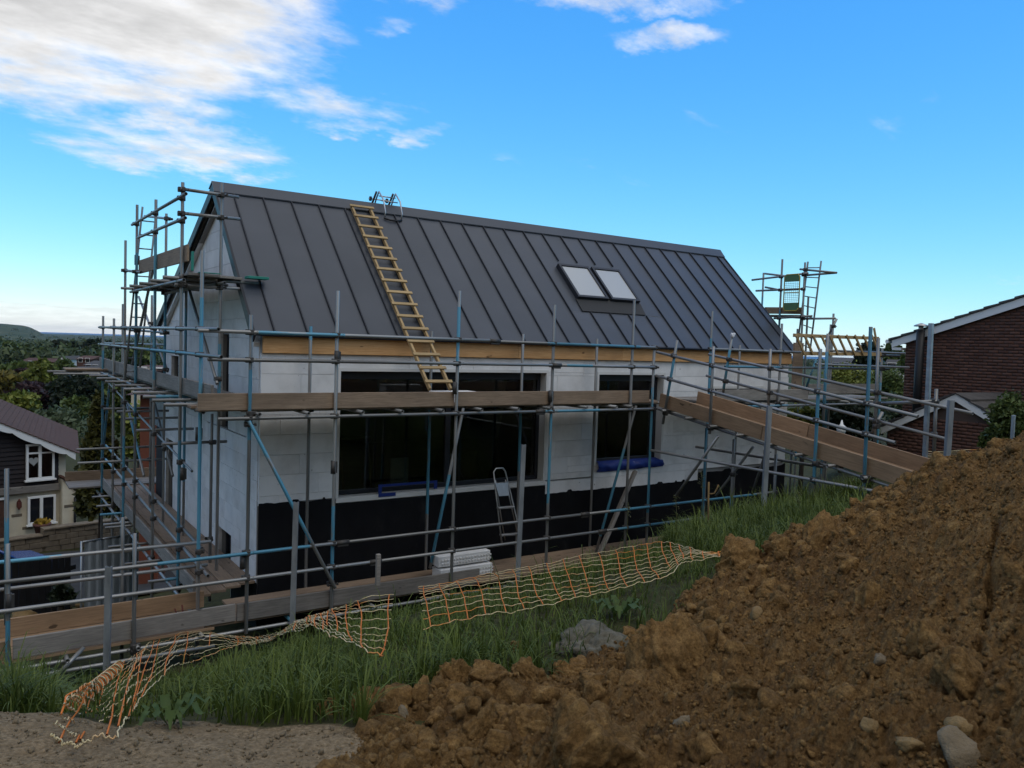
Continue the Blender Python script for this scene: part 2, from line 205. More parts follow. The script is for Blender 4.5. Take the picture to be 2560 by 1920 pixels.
# ------------------------------------------------------------------ mesh helpers
WM = {}
class MB:
    def __init__(s): s.v = []; s.f = []; s.sm = []
    def add(s, v, f, smooth=False):
        o = len(s.v); s.v += [tuple(map(float, p)) for p in v]; s.f += [tuple(i+o for i in q) for q in f]; s.sm += [smooth]*len(f); return s
    def box(s, a, b):
        (x0, y0, z0), (x1, y1, z1) = a, b
        v = [(x0, y0, z0), (x1, y0, z0), (x1, y1, z0), (x0, y1, z0), (x0, y0, z1), (x1, y0, z1), (x1, y1, z1), (x0, y1, z1)]
        return s.add(v, [(0, 3, 2, 1), (4, 5, 6, 7), (0, 1, 5, 4), (1, 2, 6, 5), (2, 3, 7, 6), (3, 0, 4, 7)])
    def cbox(s, a, b, c=.004):       # box with chamfered edges
        a = np.array(a, float); b = np.array(b, float); ctr = (a+b)/2; h = (b-a)/2; c = min(c, h.min()*.45); v = []; idx = {}
        for sx in (-1, 1):
            for sy in (-1, 1):
                for sz in (-1, 1):
                    for k in range(3):
                        p = np.array([sx*h[0], sy*h[1], sz*h[2]]); q = p-np.array([sx, sy, sz])*c; q[k] = p[k]; idx[(sx, sy, sz, k)] = len(v); v.append(ctr+q)
        f = []
        for k in range(3):
            i, j = (k+1) % 3, (k+2) % 3
            for sg in (-1, 1):
                q = []
                for a_, b_ in ((-1, -1), (1, -1), (1, 1), (-1, 1)):
                    t_ = [0, 0, 0]; t_[k] = sg; t_[i] = a_; t_[j] = b_; q.append(idx[(*t_, k)])
                f.append(q if sg > 0 else q[::-1])
            for a_ in (-1, 1):
                for b_ in (-1, 1):
                    q = []
                    for sg, ax in ((-1, i), (1, i), (1, j), (-1, j)):
                        t_ = [0, 0, 0]; t_[k] = sg; t_[i] = a_; t_[j] = b_; q.append(idx[(*t_, ax)])
                    f.append(q)
        for sx in (-1, 1):
            for sy in (-1, 1):
                for sz in (-1, 1): f.append([idx[(sx, sy, sz, k)] for k in range(3)])
        return s.add(v, f)
    def prism(s, poly, fn0, fn1):    # polygon in 2-D, extruded between two maps to 3-D
        n = len(poly); v = [fn0(*p) for p in poly]+[fn1(*p) for p in poly]
        return s.add(v, [tuple(range(n))[::-1], tuple(range(n, 2*n))]+[(i, (i+1) % n, n+(i+1) % n, n+i) for i in range(n)])
    def tube(s, pts, r, n=8, cap=True):
        pts = [np.array(p, float) for p in pts]; rr = r if isinstance(r, (list, tuple)) else [r]*len(pts); V = []; prev = None
        for i, p in enumerate(pts):
            d = pts[min(i+1, len(pts)-1)]-pts[max(i-1, 0)]; d = d/(np.linalg.norm(d)+1e-9)
            if prev is None: a = np.cross(d, (0, 0, 1) if abs(d[2]) < .9 else (1, 0, 0))
            else: a = prev-d*(prev@d)
            a = a/(np.linalg.norm(a)+1e-9); prev = a; b = np.cross(d, a)
            V += [p+rr[i]*(a*math.cos(2*math.pi*k/n)+b*math.sin(2*math.pi*k/n)) for k in range(n)]
        F = [(i*n+k, i*n+(k+1) % n, (i+1)*n+(k+1) % n, (i+1)*n+k) for i in range(len(pts)-1) for k in range(n)]
        s.add(V, F, True)
        if cap: s.add([], []); o = len(s.v)-len(V); s.f += [tuple(range(o, o+n))[::-1], tuple(range(o+len(V)-n, o+len(V)))]; s.sm += [False, False]
        return s
    def mesh(s, name, m):
        me = bpy.data.meshes.new(name); me.from_pydata(s.v, [], s.f); me.polygons.foreach_set('use_smooth', s.sm); me.materials.append(M[m] if isinstance(m, str) else m); me.update(); return me
    def build(s, name, m, parent=None, Mx=None): return link(name, s.mesh(name, m), parent, Mx)
def link(name, me, parent=None, Mx=None):
    o = bpy.data.objects.new(name, me); COL.objects.link(o); Mx = Mx or Matrix(); WM[o.name] = Mx
    if parent is not None: o.parent = parent; o.matrix_basis = WM[parent.name].inverted() @ Mx
    else: o.matrix_basis = Mx
    return o
def tag(o, label=None, cat=None, group=None, kind=None):
    for k, v in (('label', label), ('category', cat), ('group', group), ('kind', kind)):
        if v: o[k] = v
    return o
def thing(name, label, cat, loc=(0, 0, 0), group=None, rz=0):
    return tag(link(name, None, None, Matrix.Translation(Vector([float(x) for x in loc])) @ Matrix.Rotation(rz, 4, 'Z')), label, cat, group)
def npmesh(name, V, F, m, attrs=None, smooth=False, parent=None):       # big numpy meshes, all faces with the same number of corners
    V = np.asarray(V, np.float32); F = np.asarray(F, np.int32); k = F.shape[1]; me = bpy.data.meshes.new(name)
    me.vertices.add(len(V)); me.vertices.foreach_set('co', V.ravel()); me.loops.add(F.size); me.loops.foreach_set('vertex_index', F.ravel())
    me.polygons.add(len(F)); me.polygons.foreach_set('loop_start', np.arange(len(F), dtype=np.int32)*k)
    if smooth: me.polygons.foreach_set('use_smooth', np.ones(len(F), bool))
    for a, d in (attrs or {}).items(): at = me.attributes.new(a, 'FLOAT', 'POINT'); at.data.foreach_set('value', np.asarray(d, np.float32))
    me.update(calc_edges=True); me.materials.append(M[m]); return link(name, me, parent)
def frame(p, q, up=(0, 0, 1)):       # x along p->q, z as near to up as possible
    p = Vector([float(a) for a in p]); q = Vector([float(a) for a in q]); x = (q-p).normalized(); y = Vector(up).cross(x)
    if y.length < 1e-4: y = Vector((0, 1, 0)).cross(x)
    y.normalize(); z = x.cross(y); m = Matrix((x, y, z)).transposed().to_4x4(); m.translation = p; return m, (q-p).length
def board(parent, name, p, q, w=.225, t=.038, m='board', up=(0, 0, 1), c=.004):      # plank from p to q; w measured along up
    Mx, ln = frame(p, q, up); return MB().cbox((0, -t/2, -w/2), (ln, t/2, w/2), c).build(name, m, parent, Mx)
_tm = {}
def unit_tube(r=.0242, n=12):
    if (r, n) in _tm: return _tm[(r, n)]
    b = MB(); ri = r*.80; V = []
    for z, rr in ((0, r), (1, r), (1, ri), (0, ri)): V += [(rr*math.cos(2*math.pi*k/n), rr*math.sin(2*math.pi*k/n), z) for k in range(n)]
    for j in range(4):
        b.f += [(j*n+k, j*n+(k+1) % n, ((j+1) % 4)*n+(k+1) % n, ((j+1) % 4)*n+k) for k in range(n)]; b.sm += [j in (0, 2)]*n
    b.v = V; _tm[(r, n)] = b.mesh('tube', 'tube'); return _tm[(r, n)]
TUBES = {}
def pole(parent, name, p, q, blue=(2, 3), r=.0242):
    p = Vector([float(a) for a in p]); q = Vector([float(a) for a in q]); d = q-p; Mx = Matrix.Translation(p) @ d.to_track_quat('Z', 'Y').to_matrix().to_4x4() @ Matrix.Diagonal((1, 1, d.length, 1))
    o = link(name, unit_tube(r), parent, Mx); o['blue_from'] = float(blue[0]); o['blue_to'] = float(blue[1]); TUBES.setdefault(parent.name, []).append((p, q, name)); return o
def rblue(k=.45):
    if random.random() > k: return (2, 3)
    a = random.choice((0, .15, .45, .6)); return (a, a+random.choice((.3, .45, .6)))
_cp = MB(); _cp.tube([(0, 0, -.028), (0, 0, .028)], .033, 10); _cp.cbox((.015, -.02, -.026), (.062, .02, .026), .006); _cp.tube([(.045, -.05, 0), (.045, .055, 0)], .008, 6); _cp.cbox((-.02, -.055, -.03), (.02, -.025, .03), .006); _cp.cbox((.03, .04, -.014), (.06, .06, .014), .003)
CPM = _cp.mesh('coupler', 'coupler')
def couplers(parent, cap=400):
    T = TUBES.get(parent.name, []); n = 0
    for i, (a, b, na) in enumerate(T):
        if na != 'standard': continue
        for (c, d, nb) in T:
            if nb == 'standard': continue
            u = b-a; v = d-c; w = a-c; A, B, D_, E_, F_ = u.dot(u), u.dot(v), v.dot(v), u.dot(w), v.dot(w); den_ = A*D_-B*B
            if den_ < 1e-6: continue
            s = (B*F_-D_*E_)/den_; t_ = (A*F_-B*E_)/den_
            if not (-.02 < s < 1.02 and -.03 < t_ < 1.03): continue
            P = a+u*s; Q = c+v*t_
            if (P-Q).length < .12 and n < cap:
                n += 1; dz = u.normalized(); dx = (Q-P); dx = dx-dz*dx.dot(dz); dx = dx.normalized() if dx.length > .005 else v.cross(dz).normalized(); dy = dz.cross(dx)
                m_ = Matrix((dx, dy, dz)).transposed().to_4x4(); m_.translation = P; link('coupler', CPM, parent, m_ @ Matrix.Scale(1.22, 4))
# ------------------------------------------------------------------ noise in numpy
_perm = np.random.default_rng(3).permutation(4096)
def _h(ix, iy): return _perm[(_perm[ix % 4096]+iy) % 4096]
def vnoise(x, y):
    ix = np.floor(x).astype(int); iy = np.floor(y).astype(int); fx = x-ix; fy = y-iy; fx = fx*fx*(3-2*fx); fy = fy*fy*(3-2*fy)
    g = lambda a, b: _h(a, b)/4095.
    return (g(ix, iy)*(1-fx)+g(ix+1, iy)*fx)*(1-fy)+(g(ix, iy+1)*(1-fx)+g(ix+1, iy+1)*fx)*fy
def fbm(x, y, o=5, g=.5): 
    s = 0; a = 1; t_ = 0
    for i in range(o): s = s+a*vnoise(x*2**i+17.3*i, y*2**i+9.1*i); t_ += a; a *= g
    return s/t_
def worley(x, y):
    ix = np.floor(x).astype(int); iy = np.floor(y).astype(int); best = np.full(x.shape, 9.); sec = np.full(x.shape, 9.)
    for a in (-1, 0, 1):
        for b in (-1, 0, 1):
            h = _h(ix+a, iy+b); px = ix+a+(h % 64)/64.; py = iy+b+(h//64)/64.; d = (x-px)**2+(y-py)**2; sec = np.where(d < best, best, np.minimum(sec, d)); best = np.minimum(best, d)
    return np.sqrt(best), np.sqrt(sec)
class TPS:
    def __init__(s, P, z, lam=.0):
        s.P = np.asarray(P, float); n = len(P); K = s.k(s.P, s.P)+lam*np.eye(n); A = np.zeros((n+3, n+3)); A[:n, :n] = K; A[:n, n] = 1; A[:n, n+1:] = s.P; A[n:, :n] = A[:n, n:].T; s.w = np.linalg.solve(A, np.r_[z, 0, 0, 0])
    def k(s, a, b): d = ((a[:, None, :]-b[None])**2).sum(-1); return np.where(d > 1e-12, .5*d*np.log(d+1e-12), 0)
    def __call__(s, x, y):
        sh = np.shape(x); q = np.c_[np.ravel(x), np.ravel(y)]; out = []
        for i in range(0, len(q), 20000): b = q[i:i+20000]; out.append(s.k(b, s.P)@s.w[:-3]+s.w[-3]+b@s.w[-2:])
        return np.concatenate(out).reshape(sh)
# ------------------------------------------------------------------ ground
def hor(px): return 865.5+(px-1280)*.0330
def gp(px, Dp): q = aD(px, hor(px), Dp); return q[:2]
GC = []      # (x, y, z)
def g_(px, Dp, z): GC.append((*gp(px, Dp), z))
for px, lst in {
    -400: ((2.5, -1.68), (4.2, -2.05), (6, -2.85), (8, -3.8), (11, -4.5), (16, -6.3), (22, -7.4), (30, -7.7), (60, -9), (130, -10.5)),
    60: ((1.5, -1.70), (3.2, -1.70), (3.9, -1.98), (5, -2.48), (6.5, -3.15), (8.2, -3.9), (9.5, -4.25), (12, -4.4), (13.5, -5.0), (16, -6.3), (20, -7.2), (24, -7.5), (30, -7.7), (45, -8.4), (60, -9), (130, -10.5)),
    450: ((1.5, -1.70), (3.0, -1.70), (3.6, -1.86), (4.6, -2.28), (6.2, -2.9), (8, -3.6), (9.2, -4.1), (11, -4.5), (14, -5.4), (18, -6.8), (24, -7.5), (30, -7.8), (40, -8.4), (130, -10.5)),
    800: ((1.5, -1.70), (3.0, -1.72), (3.6, -1.80), (4.6, -2.1), (6.2, -2.58), (7.8, -3.1), (9.2, -3.8), (10.2, -4.15), (14, -4.6), (25, -6), (60, -9)),
    1150: ((1.5, -1.70), (3.0, -1.75), (4.2, -1.92), (5.6, -2.1), (7.4, -2.5), (9.0, -3.05), (10.2, -3.9), (11, -4.15), (25, -5)),
    1500: ((1.5, -1.72), (3.0, -1.85), (4.6, -1.95), (6.0, -2.05), (8, -2.38), (9.8, -2.85), (11.2, -3.7), (12.2, -4.1), (25, -5)),
    1800: ((3.0, -1.9), (5.0, -1.95), (6.4, -1.95), (8.0, -2.1), (10.0, -2.35), (12.0, -2.9), (13.2, -3.7), (25, -4.5)),
    2050: ((3.0, -1.9), (5, -1.9), (7.2, -1.9), (9.0, -2.08), (11, -2.25), (13, -2.6), (14.6, -3.3), (25, -4), (60, -4.8)),
    2300: ((3.0, -1.8), (6, -1.85), (8.2, -1.95), (9.5, -2.05), (11, -2.0), (14, -2.0), (20, -2.3), (40, -3.2), (90, -3.6)),
    2560: ((3.0, -1.7), (6, -1.55), (8, -1.45), (11, -1.5), (16, -2.0), (25, -2.4), (60, -3.0)),
    3000: ((2.5, -1.6), (6, -1.2), (10, -1.2), (30, -1.5))}.items():
    for Dp, z in lst: g_(px, Dp, z)
for a, rr, z in ((-90, 4, -1.7), (-90, 15, -3.5), (180, 4, -1.5), (180, 9, .6), (180, 20, 6), (180, 60, 22), (90, 4, -1.5), (90, 20, .5), (140, 8, .2), (140, 20, 5), (140, 60, 20), (225, 8, -.6), (225, 20, 3.5), (225, 60, 14), (-60, 40, -9), (100, 60, 6), (-90, 40, -4)):  # points behind the camera rise: an unseen slope shaped to block low light
    t_ = YAW+math.radians(a); GC.append((C[0]+rr*math.sin(t_), C[1]+rr*math.cos(t_), z))
GC = np.array(GC); _g = TPS(GC[:, :2], GC[:, 2], .02)
def far_z(x, y):
    dx = x-C[0]; dy = y-C[1]; rr = np.hypot(dx, dy); a = np.degrees((np.arctan2(dx, dy)-YAW+np.pi) % (2*np.pi)-np.pi)
    lt = np.clip((20-a)/36, 0, 1); lt = lt*lt*(3-2*lt)
    zl = np.interp(rr, [100, 160, 400, 1200, 3000, 7000, 8000, 9500], [-10, -11, -15, -20.5, -24.5, -27.2, -28.6, -36]); zr = np.interp(rr, [100, 300, 900, 3000, 9000], [-4, -7, -14, -24, -36])
    z = zr*(1-lt)+zl*lt+(fbm(x/260, y/260, 4)-.5)*np.clip(rr/90, 0, 5)*np.clip((7600-rr)/2500, .1, 1)
    bk = np.clip((np.abs(a)-80)/50, 0, 1); z = z+bk*(np.interp(rr, [50, 120, 400, 1500, 9000], [18, 30, 40, 44, 44])-z)  # unseen hill behind the camera, added to keep low light off the walls
    e_ = np.clip((-29.9-a+(fbm(rr/300, a, 3)-.5)*.5)/1.5, 0, 1); hl = e_*e_*(3-2*e_)*np.exp(-((rr-4300)/1500)**4); z = z+hl*(40+4*np.clip((-31-a), 0, 3)+9*(fbm(a*1.3, rr/700, 4)-.5))
    return z
def gz(x, y):
    x = np.asarray(x, float); y = np.asarray(y, float); rr = np.hypot(x-C[0], y-C[1]); k = np.clip((rr-55)/60, 0, 1); k = k*k*(3-2*k)
    near = _g(np.clip(x, -90, 90), np.clip(y, -90, 120)) if np.any(k < 1) else 0
    z = near*(1-k)+far_z(x, y)*k
    return z+(fbm(x*.9, y*.9, 4)-.5)*.16*np.clip(1.2-rr/60, 0, 1)
# mound of dug clay: surface through points seen in the photograph
MC = []
def m_(px, py, Dp): q = aD(px, py, Dp); MC.append(tuple(q))
for q in ((2300, 1205, 8.4), (2200, 1262, 8.1), (2080, 1305, 7.6), (1980, 1345, 7.1), (1860, 1378, 6.6), (1760, 1425, 6.2), (1680, 1490, 5.8), (1560, 1580, 5.2), (1440, 1628, 4.9), (1290, 1660, 4.6), (1120, 1690, 4.35), (980, 1745, 4.0), (880, 1800, 3.75), (800, 1860, 3.4), (780, 1925, 3.05),
          (2330, 1160, 8.3), (2345, 1128, 8.1), (2420, 1122, 7.9), (2500, 1128, 7.3), (2560, 1100, 6.9), (2700, 1040, 6.6), (2560, 1300, 4.5), (2560, 1600, 3.1), (2560, 1920, 2.35), (2350, 1300, 5.6), (2200, 1400, 5.3), (2000, 1500, 5.0), (2200, 1700, 3.4), (2000, 1920, 2.75),
          (1800, 1560, 4.9), (1700, 1750, 3.75), (1500, 1700, 4.15), (1500, 1920, 2.95), (1250, 1760, 3.9), (1250, 1920, 3.0), (1000, 1860, 3.35), (960, 1930, 3.0), (2800, 1200, 4.5), (3000, 1500, 3.0)): m_(*q)
for a, rr, z in ((50, 3, -1.0), (50, 6, -.45), (50, 9, -.9), (78, 2.5, -1.25), (78, 5, -.55), (78, 8, -.5), (105, 3, -1.25), (105, 6, -.5), (130, 3, -1.35), (130, 6, -.4)): t_ = YAW+math.radians(a); MC.append((C[0]+rr*math.sin(t_), C[1]+rr*math.cos(t_), z))
MC = np.array(MC); _m = TPS(MC[:, :2], MC[:, 2], .01)
EDGE = MC[:15, :2]
def heap_raw(x, y):
    d = fbm(x*1.1+5, y*1.1, 3)-.5; w1, w1b = worley(x*2.1+fbm(x*3, y*3, 3)*.8, y*2.1+fbm(x*3+9, y*3, 3)*.8); w2, w2b = worley(x*5.5+.6*fbm(x*6, y*6, 2), y*5.5); w3, _ = worley(x*14, y*14)
    return _m(x, y)+d*.10+(.5-w1)*.13+(.45-w2)*.06+(.4-w3)*.042+(.35-worley(x*27+fbm(x*9, y*9, 2), y*27)[0])*.036+(fbm(x*22, y*22, 4, .65)-.5)*.085+.03*(.25-np.abs(fbm(x*31, y*31+7, 2, .6)-.5)*2)+.05*(.25-np.abs(fbm(x*6+3, y*6, 4, .6)-.5)*2)+.03*(.25-np.abs(fbm(x*15, y*15+7, 3, .6)-.5)*2)
def inside(x, y):      # signed distance-like: positive inside the heap outline (right of and nearer than the toe line)
    poly = [tuple(p) for p in EDGE]; a = np.array(poly); best = np.full(np.shape(x), 99.); sgn = np.zeros(np.shape(x))
    for i in range(len(a)-1):
        p, q = a[i], a[i+1]; e = q-p; t_ = np.clip(((x-p[0])*e[0]+(y-p[1])*e[1])/(e@e), 0, 1); dx = x-p[0]-e[0]*t_; dy = y-p[1]-e[1]*t_; d = np.hypot(dx, dy); c = e[0]*(y-p[1])-e[1]*(x-p[0]); up = d < best; best = np.where(up, d, best); sgn = np.where(up, np.sign(c), sgn)
    return best*sgn
# one ground sheet, rings round the camera out to the horizon
def ring_grid(a0, a1, na, radii):
    A = np.linspace(a0, a1, na); RR, AA = np.meshgrid(radii, A, indexing='ij'); x = C[0]+RR*np.sin(AA); y = C[1]+RR*np.cos(AA); nr = len(radii)
    i, j = np.meshgrid(np.arange(nr-1), np.arange(na-1), indexing='ij'); F = np.stack([i*na+j, (i+1)*na+j, (i+1)*na+j+1, i*na+j+1], -1).reshape(-1, 4)
    return x.ravel(), y.ravel(), F, RR.ravel(), AA.ravel()
A_L, A_R = azr(-500), azr(3100)
sheets = []
def sheet(a0, a1, na, radii): x, y, F, rr, aa = ring_grid(a0, a1, na, radii); sheets.append((x, y, F))
rad = np.r_[np.linspace(.3, 2, 6)[:-1], np.geomspace(2, 14, 150)[:-1], np.geomspace(14, 160, 110)[:-1], np.geomspace(160, 9000, 70)]
sheet(A_L, A_R, 330, rad); sheet(A_R, A_L+2*math.pi, 90, rad[::3] if len(rad[::3]) and rad[::3][-1] == rad[-1] else np.r_[rad[::3], rad[-1]])
Xs = np.concatenate([s[0] for s in sheets]); Ys = np.concatenate([s[1] for s in sheets]); off = len(sheets[0][0]); Fs = np.r_[sheets[0][2], sheets[1][2]+off]
Zs = gz(Xs, Ys)
uh = (Xs > .15) & (Xs < 12.2) & (Ys > .15) & (Ys < 7.1); Zs = np.where(uh, np.minimum(Zs, -4.25), Zs)
rr_ = np.hypot(Xs-C[0], Ys-C[1]); dd = inside(Xs, Ys); near_line = _g(np.clip(Xs, -90, 90), np.clip(Ys, -90, 120))
Zs = np.where((rr_ < 14) & (dd > .05) & (Ys < -2), Zs-np.clip((dd-.45)*.8, 0, .5), Zs)
def gravel_mask(x, y):
    dep = (x-C[0])*math.sin(YAW)+(y-C[1])*math.cos(YAW); lat = (x-C[0])*math.cos(YAW)-(y-C[1])*math.sin(YAW); edge = np.interp(lat/np.maximum(dep, .3), [-.8, -.63, -.55, -.48, -.42, -.3, -.2, 1], [3.75, 3.55, 3.4, 3.32, 3.62, 3.42, 3.5, 3.3])+(fbm(x*2.5, y*2.5, 3)-.5)*.22
    return np.clip((edge-dep)*5+.5, 0, 1)
gr_ = gravel_mask(Xs, Ys); far_ = np.clip((rr_-60)/60, 0, 1); dep_ = (Xs-C[0])*math.sin(YAW)+(Ys-C[1])*math.cos(YAW)
Zs = Zs+gr_*(worley(Xs*9, Ys*9)[0]*-.02+.008)*(rr_ < 8)
ground = tag(npmesh('ground', np.c_[Xs, Ys, Zs], Fs, 'ground', {'gravel': np.where(rr_ < 14, gr_, .0), 'far': far_}, True), kind='structure')
# sea
x, y, F, _, _ = ring_grid(-math.pi, math.pi, 97, np.geomspace(2500, 15500, 14)); tag(npmesh('sea', np.c_[x, y, np.full(len(x), -30.)], F, 'sea', None, True), kind='structure')
# heap
def ring_list(A, radii):
    RR, AA = np.meshgrid(radii, A, indexing='ij'); na = len(A); i, j = np.meshgrid(np.arange(len(radii)-1), np.arange(na-1), indexing='ij'); return (C[0]+RR*np.sin(AA)).ravel(), (C[1]+RR*np.cos(AA)).ravel(), np.stack([i*na+j, (i+1)*na+j, (i+1)*na+j+1, i*na+j+1], -1).reshape(-1, 4), RR.ravel(), AA.ravel()
x, y, F, rr, aa = ring_list(np.r_[np.linspace(azr(560), azr(2700), 640), np.linspace(azr(2700), YAW+2.3, 90)[1:]], np.geomspace(1.7, 10.5, 430)); d = inside(x, y); z = heap_raw(x, y); zt = gz(x, y)
edgew = d+(fbm(x*2.2, y*2.2, 4)-.5)*.5; k = np.clip(edgew/.35+.35, 0, 1); k = k*k*(3-2*k); back_ = np.clip((np.hypot(x-C[0], y-C[1])-8.9-.6*(fbm(x, y, 2)-.5))/1.3, 0, 1)
z = np.where(edgew > -.6, zt-.25+(np.maximum(z, zt-.3)-zt+.25)*k, zt-.25)-back_*1.1; z = z-np.clip((aa-YAW-1.75)/.45, 0, 1)*2.2
ck = [aD(*a) for a in ((2482, 1290, 4.9), (2492, 1350, 4.5), (2470, 1420, 4.15), (2478, 1500, 3.75), (2452, 1590, 3.4), (2444, 1660, 3.2))]; cd = np.full(len(x), 9.)
for p_, q_ in zip(ck[:-1], ck[1:]): e_ = (q_-p_)[:2]; t_ = np.clip(((x-p_[0])*e_[0]+(y-p_[1])*e_[1])/(e_@e_), 0, 1); cd = np.minimum(cd, np.hypot(x-p_[0]-e_[0]*t_, y-p_[1]-e_[1]*t_)+(fbm(x*9, y*9, 3)-.5)*.06)
z = z-.11*np.clip(1-np.abs(cd)/.022, 0, 1)
keep = (edgew > -.5); fk = keep[F].all(1)
heap = tag(npmesh('soil_heap', np.c_[x, y, z], F[fk], 'soil', None, True), 'large heap of dug brown clay soil filling the right foreground', 'soil heap')
heap['kind'] = 'structure'
HX, HY, HZ, HE = x, y, z, edgew
def heap_z(x, y): return heap_raw(np.asarray(x, float), np.asarray(y, float))
# lumps of clay
def ico(n):
    import bmesh
    bm = bmesh.new(); bmesh.ops.create_icosphere(bm, subdivisions=n, radius=1); V = np.array([v.co[:] for v in bm.verts]); F = np.array([[v.index for v in f.verts] for f in bm.faces]); bm.free(); return V, F
def lump(n, seed, rough=.3, flat=.8):
    V, F = ico(n); rg = np.random.default_rng(seed); o = rg.random(3)*50; u = V
    k = np.ones(len(V))
    for _ in range(15):      # knock flat facets off, like broken clay
        nrm = rg.normal(size=3); nrm /= np.linalg.norm(nrm); c = rg.uniform(.5, .88); dp = u@nrm; k = np.minimum(k, np.where(dp > c, c/np.maximum(dp, 1e-3), 1))
    s = k*(1+rough*(fbm(u[:, 0]*1.7+o[0]+u[:, 2], u[:, 1]*1.7+o[1]-u[:, 2]*.7, 4)-.5)+rough*.6*(fbm(u[:, 0]*6+o[1]+u[:, 2]*4, u[:, 1]*6+o[2]-u[:, 2]*3, 4, .65)-.5)-rough*.22*(worley(u[:, 0]*3.2+o[0]+u[:, 2]*2.1, u[:, 1]*3.2+o[2]-u[:, 2]*2.3)[0]-.4))
    return u*s[:, None]*np.array([1, 1, flat]), F
def rotm(rg): q = rg.normal(size=4); q /= np.linalg.norm(q); w, x, y, z = q; return np.array([[1-2*(y*y+z*z), 2*(x*y-z*w), 2*(x*z+y*w)], [2*(x*y+z*w), 1-2*(x*x+z*z), 2*(y*z-x*w)], [2*(x*z-y*w), 2*(y*z+x*w), 1-2*(x*x+y*y)]])
def scatter(name, proto, P, size, m, sink=.3, smooth=True):
    VV = []; FF = []; TT = []; o = 0; rg = np.random.default_rng(11)
    for i in range(len(P)):
        V, F = proto[i % len(proto)]; v = (V*size[i])@rotm(rg).T+P[i]+np.array([0, 0, size[i]*(.5-sink)]); VV.append(v); FF.append(F+o); TT.append(np.full(len(v), rg.random())); o += len(v)
    return npmesh(name, np.concatenate(VV), np.concatenate(FF), m, {'tone': np.concatenate(TT)}, smooth)
ok = np.where((HE > .0) & (aa < YAW+1.3) & (np.hypot(HX-C[0], HY-C[1]) < 8.8))[0]
def pick(n, fn=None):
    w = np.hypot(HX[ok]-C[0], HY[ok]-C[1])**2.0; 
    if fn is not None: w = w*fn(HX[ok], HY[ok])
    i = RNG.choice(ok, n, p=w/w.sum()); return np.c_[HX[i], HY[i], HZ[i]]+RNG.normal(0, .008, (n, 3))
P = pick(26000); tag(scatter('soil_crumbs', [lump(1, s, .9, .8) for s in range(20)], P, np.clip(RNG.lognormal(-4.55, .42, len(P)), .006, .028), 'crumb', .5, False), 'small loose crumbs and clods of clay scattered over the soil heap', 'soil', None, 'stuff')
eb = lambda x, y: np.exp(-((inside(x, y)-.35)/.5)**2)+.12
P = pick(520, eb); tag(scatter('clay_rubble', [lump(3, 40+s, .75, .85) for s in range(10)], P, np.clip(RNG.lognormal(-3.0, .42, len(P)), .022, .085), 'crumb', .45, False), 'fist-sized broken clods of clay thickest along the foot of the heap', 'soil', None, 'stuff')
def ground_hit(px, py, fn, lo=1.5, hi=16):
    Ds = np.linspace(lo, hi, 400); q = C[None]+ray(px, py)[None]*Ds[:, None]; z = fn(q[:, 0], q[:, 1]); b = np.where(q[:, 2] < z)[0]; return q[b[0]] if len(b) else q[-1]
LUMPS = [(1845, 1420, .22, 'largest cracked clay lump at the upper heap edge below the net end'), (1950, 1385, .15, 'clay lump just right of the largest cracked lump on the heap'), (2040, 1350, .19, 'pointed clay lump on the heap edge nearest the thick grass'),
         (1135, 1715, .135, 'tall upright clay lump at the foot of the grass bank'), (1220, 1700, .12, 'pointed clay lump right of the tall upright lump'), (1290, 1625, .085, 'small clay lump sitting on top of the pile against the grass'), (1310, 1695, .12, 'wide clay lump below the small one against the grass'), (930, 1770, .11, 'rounded clay lump near the gravel track, second of the row'), (830, 1815, .10, 'leftmost clay lump where the heap meets the gravel track'),
         (1210, 1825, .095, 'single clay lump standing in the open hollow of the heap'), (1330, 1840, .15, 'broad dark-sided clay lump near the bottom centre'), (1420, 1800, .12, 'clay lump behind the broad dark-sided one'), (1470, 1900, .21, 'huge clay lump cut by the bottom edge of the picture'), (1660, 1650, .22, 'big smooth clay block in the middle of the heap'), (1420, 1700, .13, 'steep clay lump left of the big smooth block'), (1880, 1740, .1, 'yellowish clay lump low on the right heap'), (2170, 1520, .13, 'lump with a small cave beside it at the centre of the heap'), (2410, 1720, .13, 'upright clay lump at the right side of the heap'), (2330, 1620, .1, 'clay lump above the upright one on the right side')]
for i, (px, py, s, lb) in enumerate(LUMPS):
    V, F = lump(5, 200+i, .62, .9); q = ground_hit(px, py, heap_z); rg = np.random.default_rng(300+i); Rz = random.uniform(0, 6.28); c_, s_ = math.cos(Rz), math.sin(Rz)
    v = V*s*np.array([rg.uniform(.8, 1.1), rg.uniform(.8, 1.1), rg.uniform(.8, 1.15)]); v = np.c_[v[:, 0]*c_-v[:, 1]*s_, v[:, 0]*s_+v[:, 1]*c_, v[:, 2]]+q+np.array([0, 0, s*.12])
    tag(npmesh('clay_lump', v, F, 'crumb', {'tone': np.full(len(v), .62)}, True), lb, 'clay lump', 'big lumps of clay on the heap')
STN = [(2408, 1900, .092, 'palestone', 'large pale angular stone at the bottom right corner'), (2197, 1660, .045, 'palestone', 'rounded pale stone half way down the heap'), (2170, 1830, .05, 'ochrestone', 'ochre stone wedge low on the right of the heap'), (2390, 1830, .06, 'ochrestone', 'ochre triangular stone above the large pale stone'), (1890, 1545, .06, 'ochrestone', 'ochre flat stone in the upper middle of the heap'),
       (2320, 1590, .04, 'ochrestone', 'yellowish pebble on the right side of the heap'), (1700, 1815, .05, 'palestone', 'whitish lump beside the bottom centre lumps'), (2270, 1870, .055, 'ochrestone', 'ochre stone left of the large pale stone'), (1010, 1790, .045, 'palestone', 'grey violet stone among the leftmost lumps')]
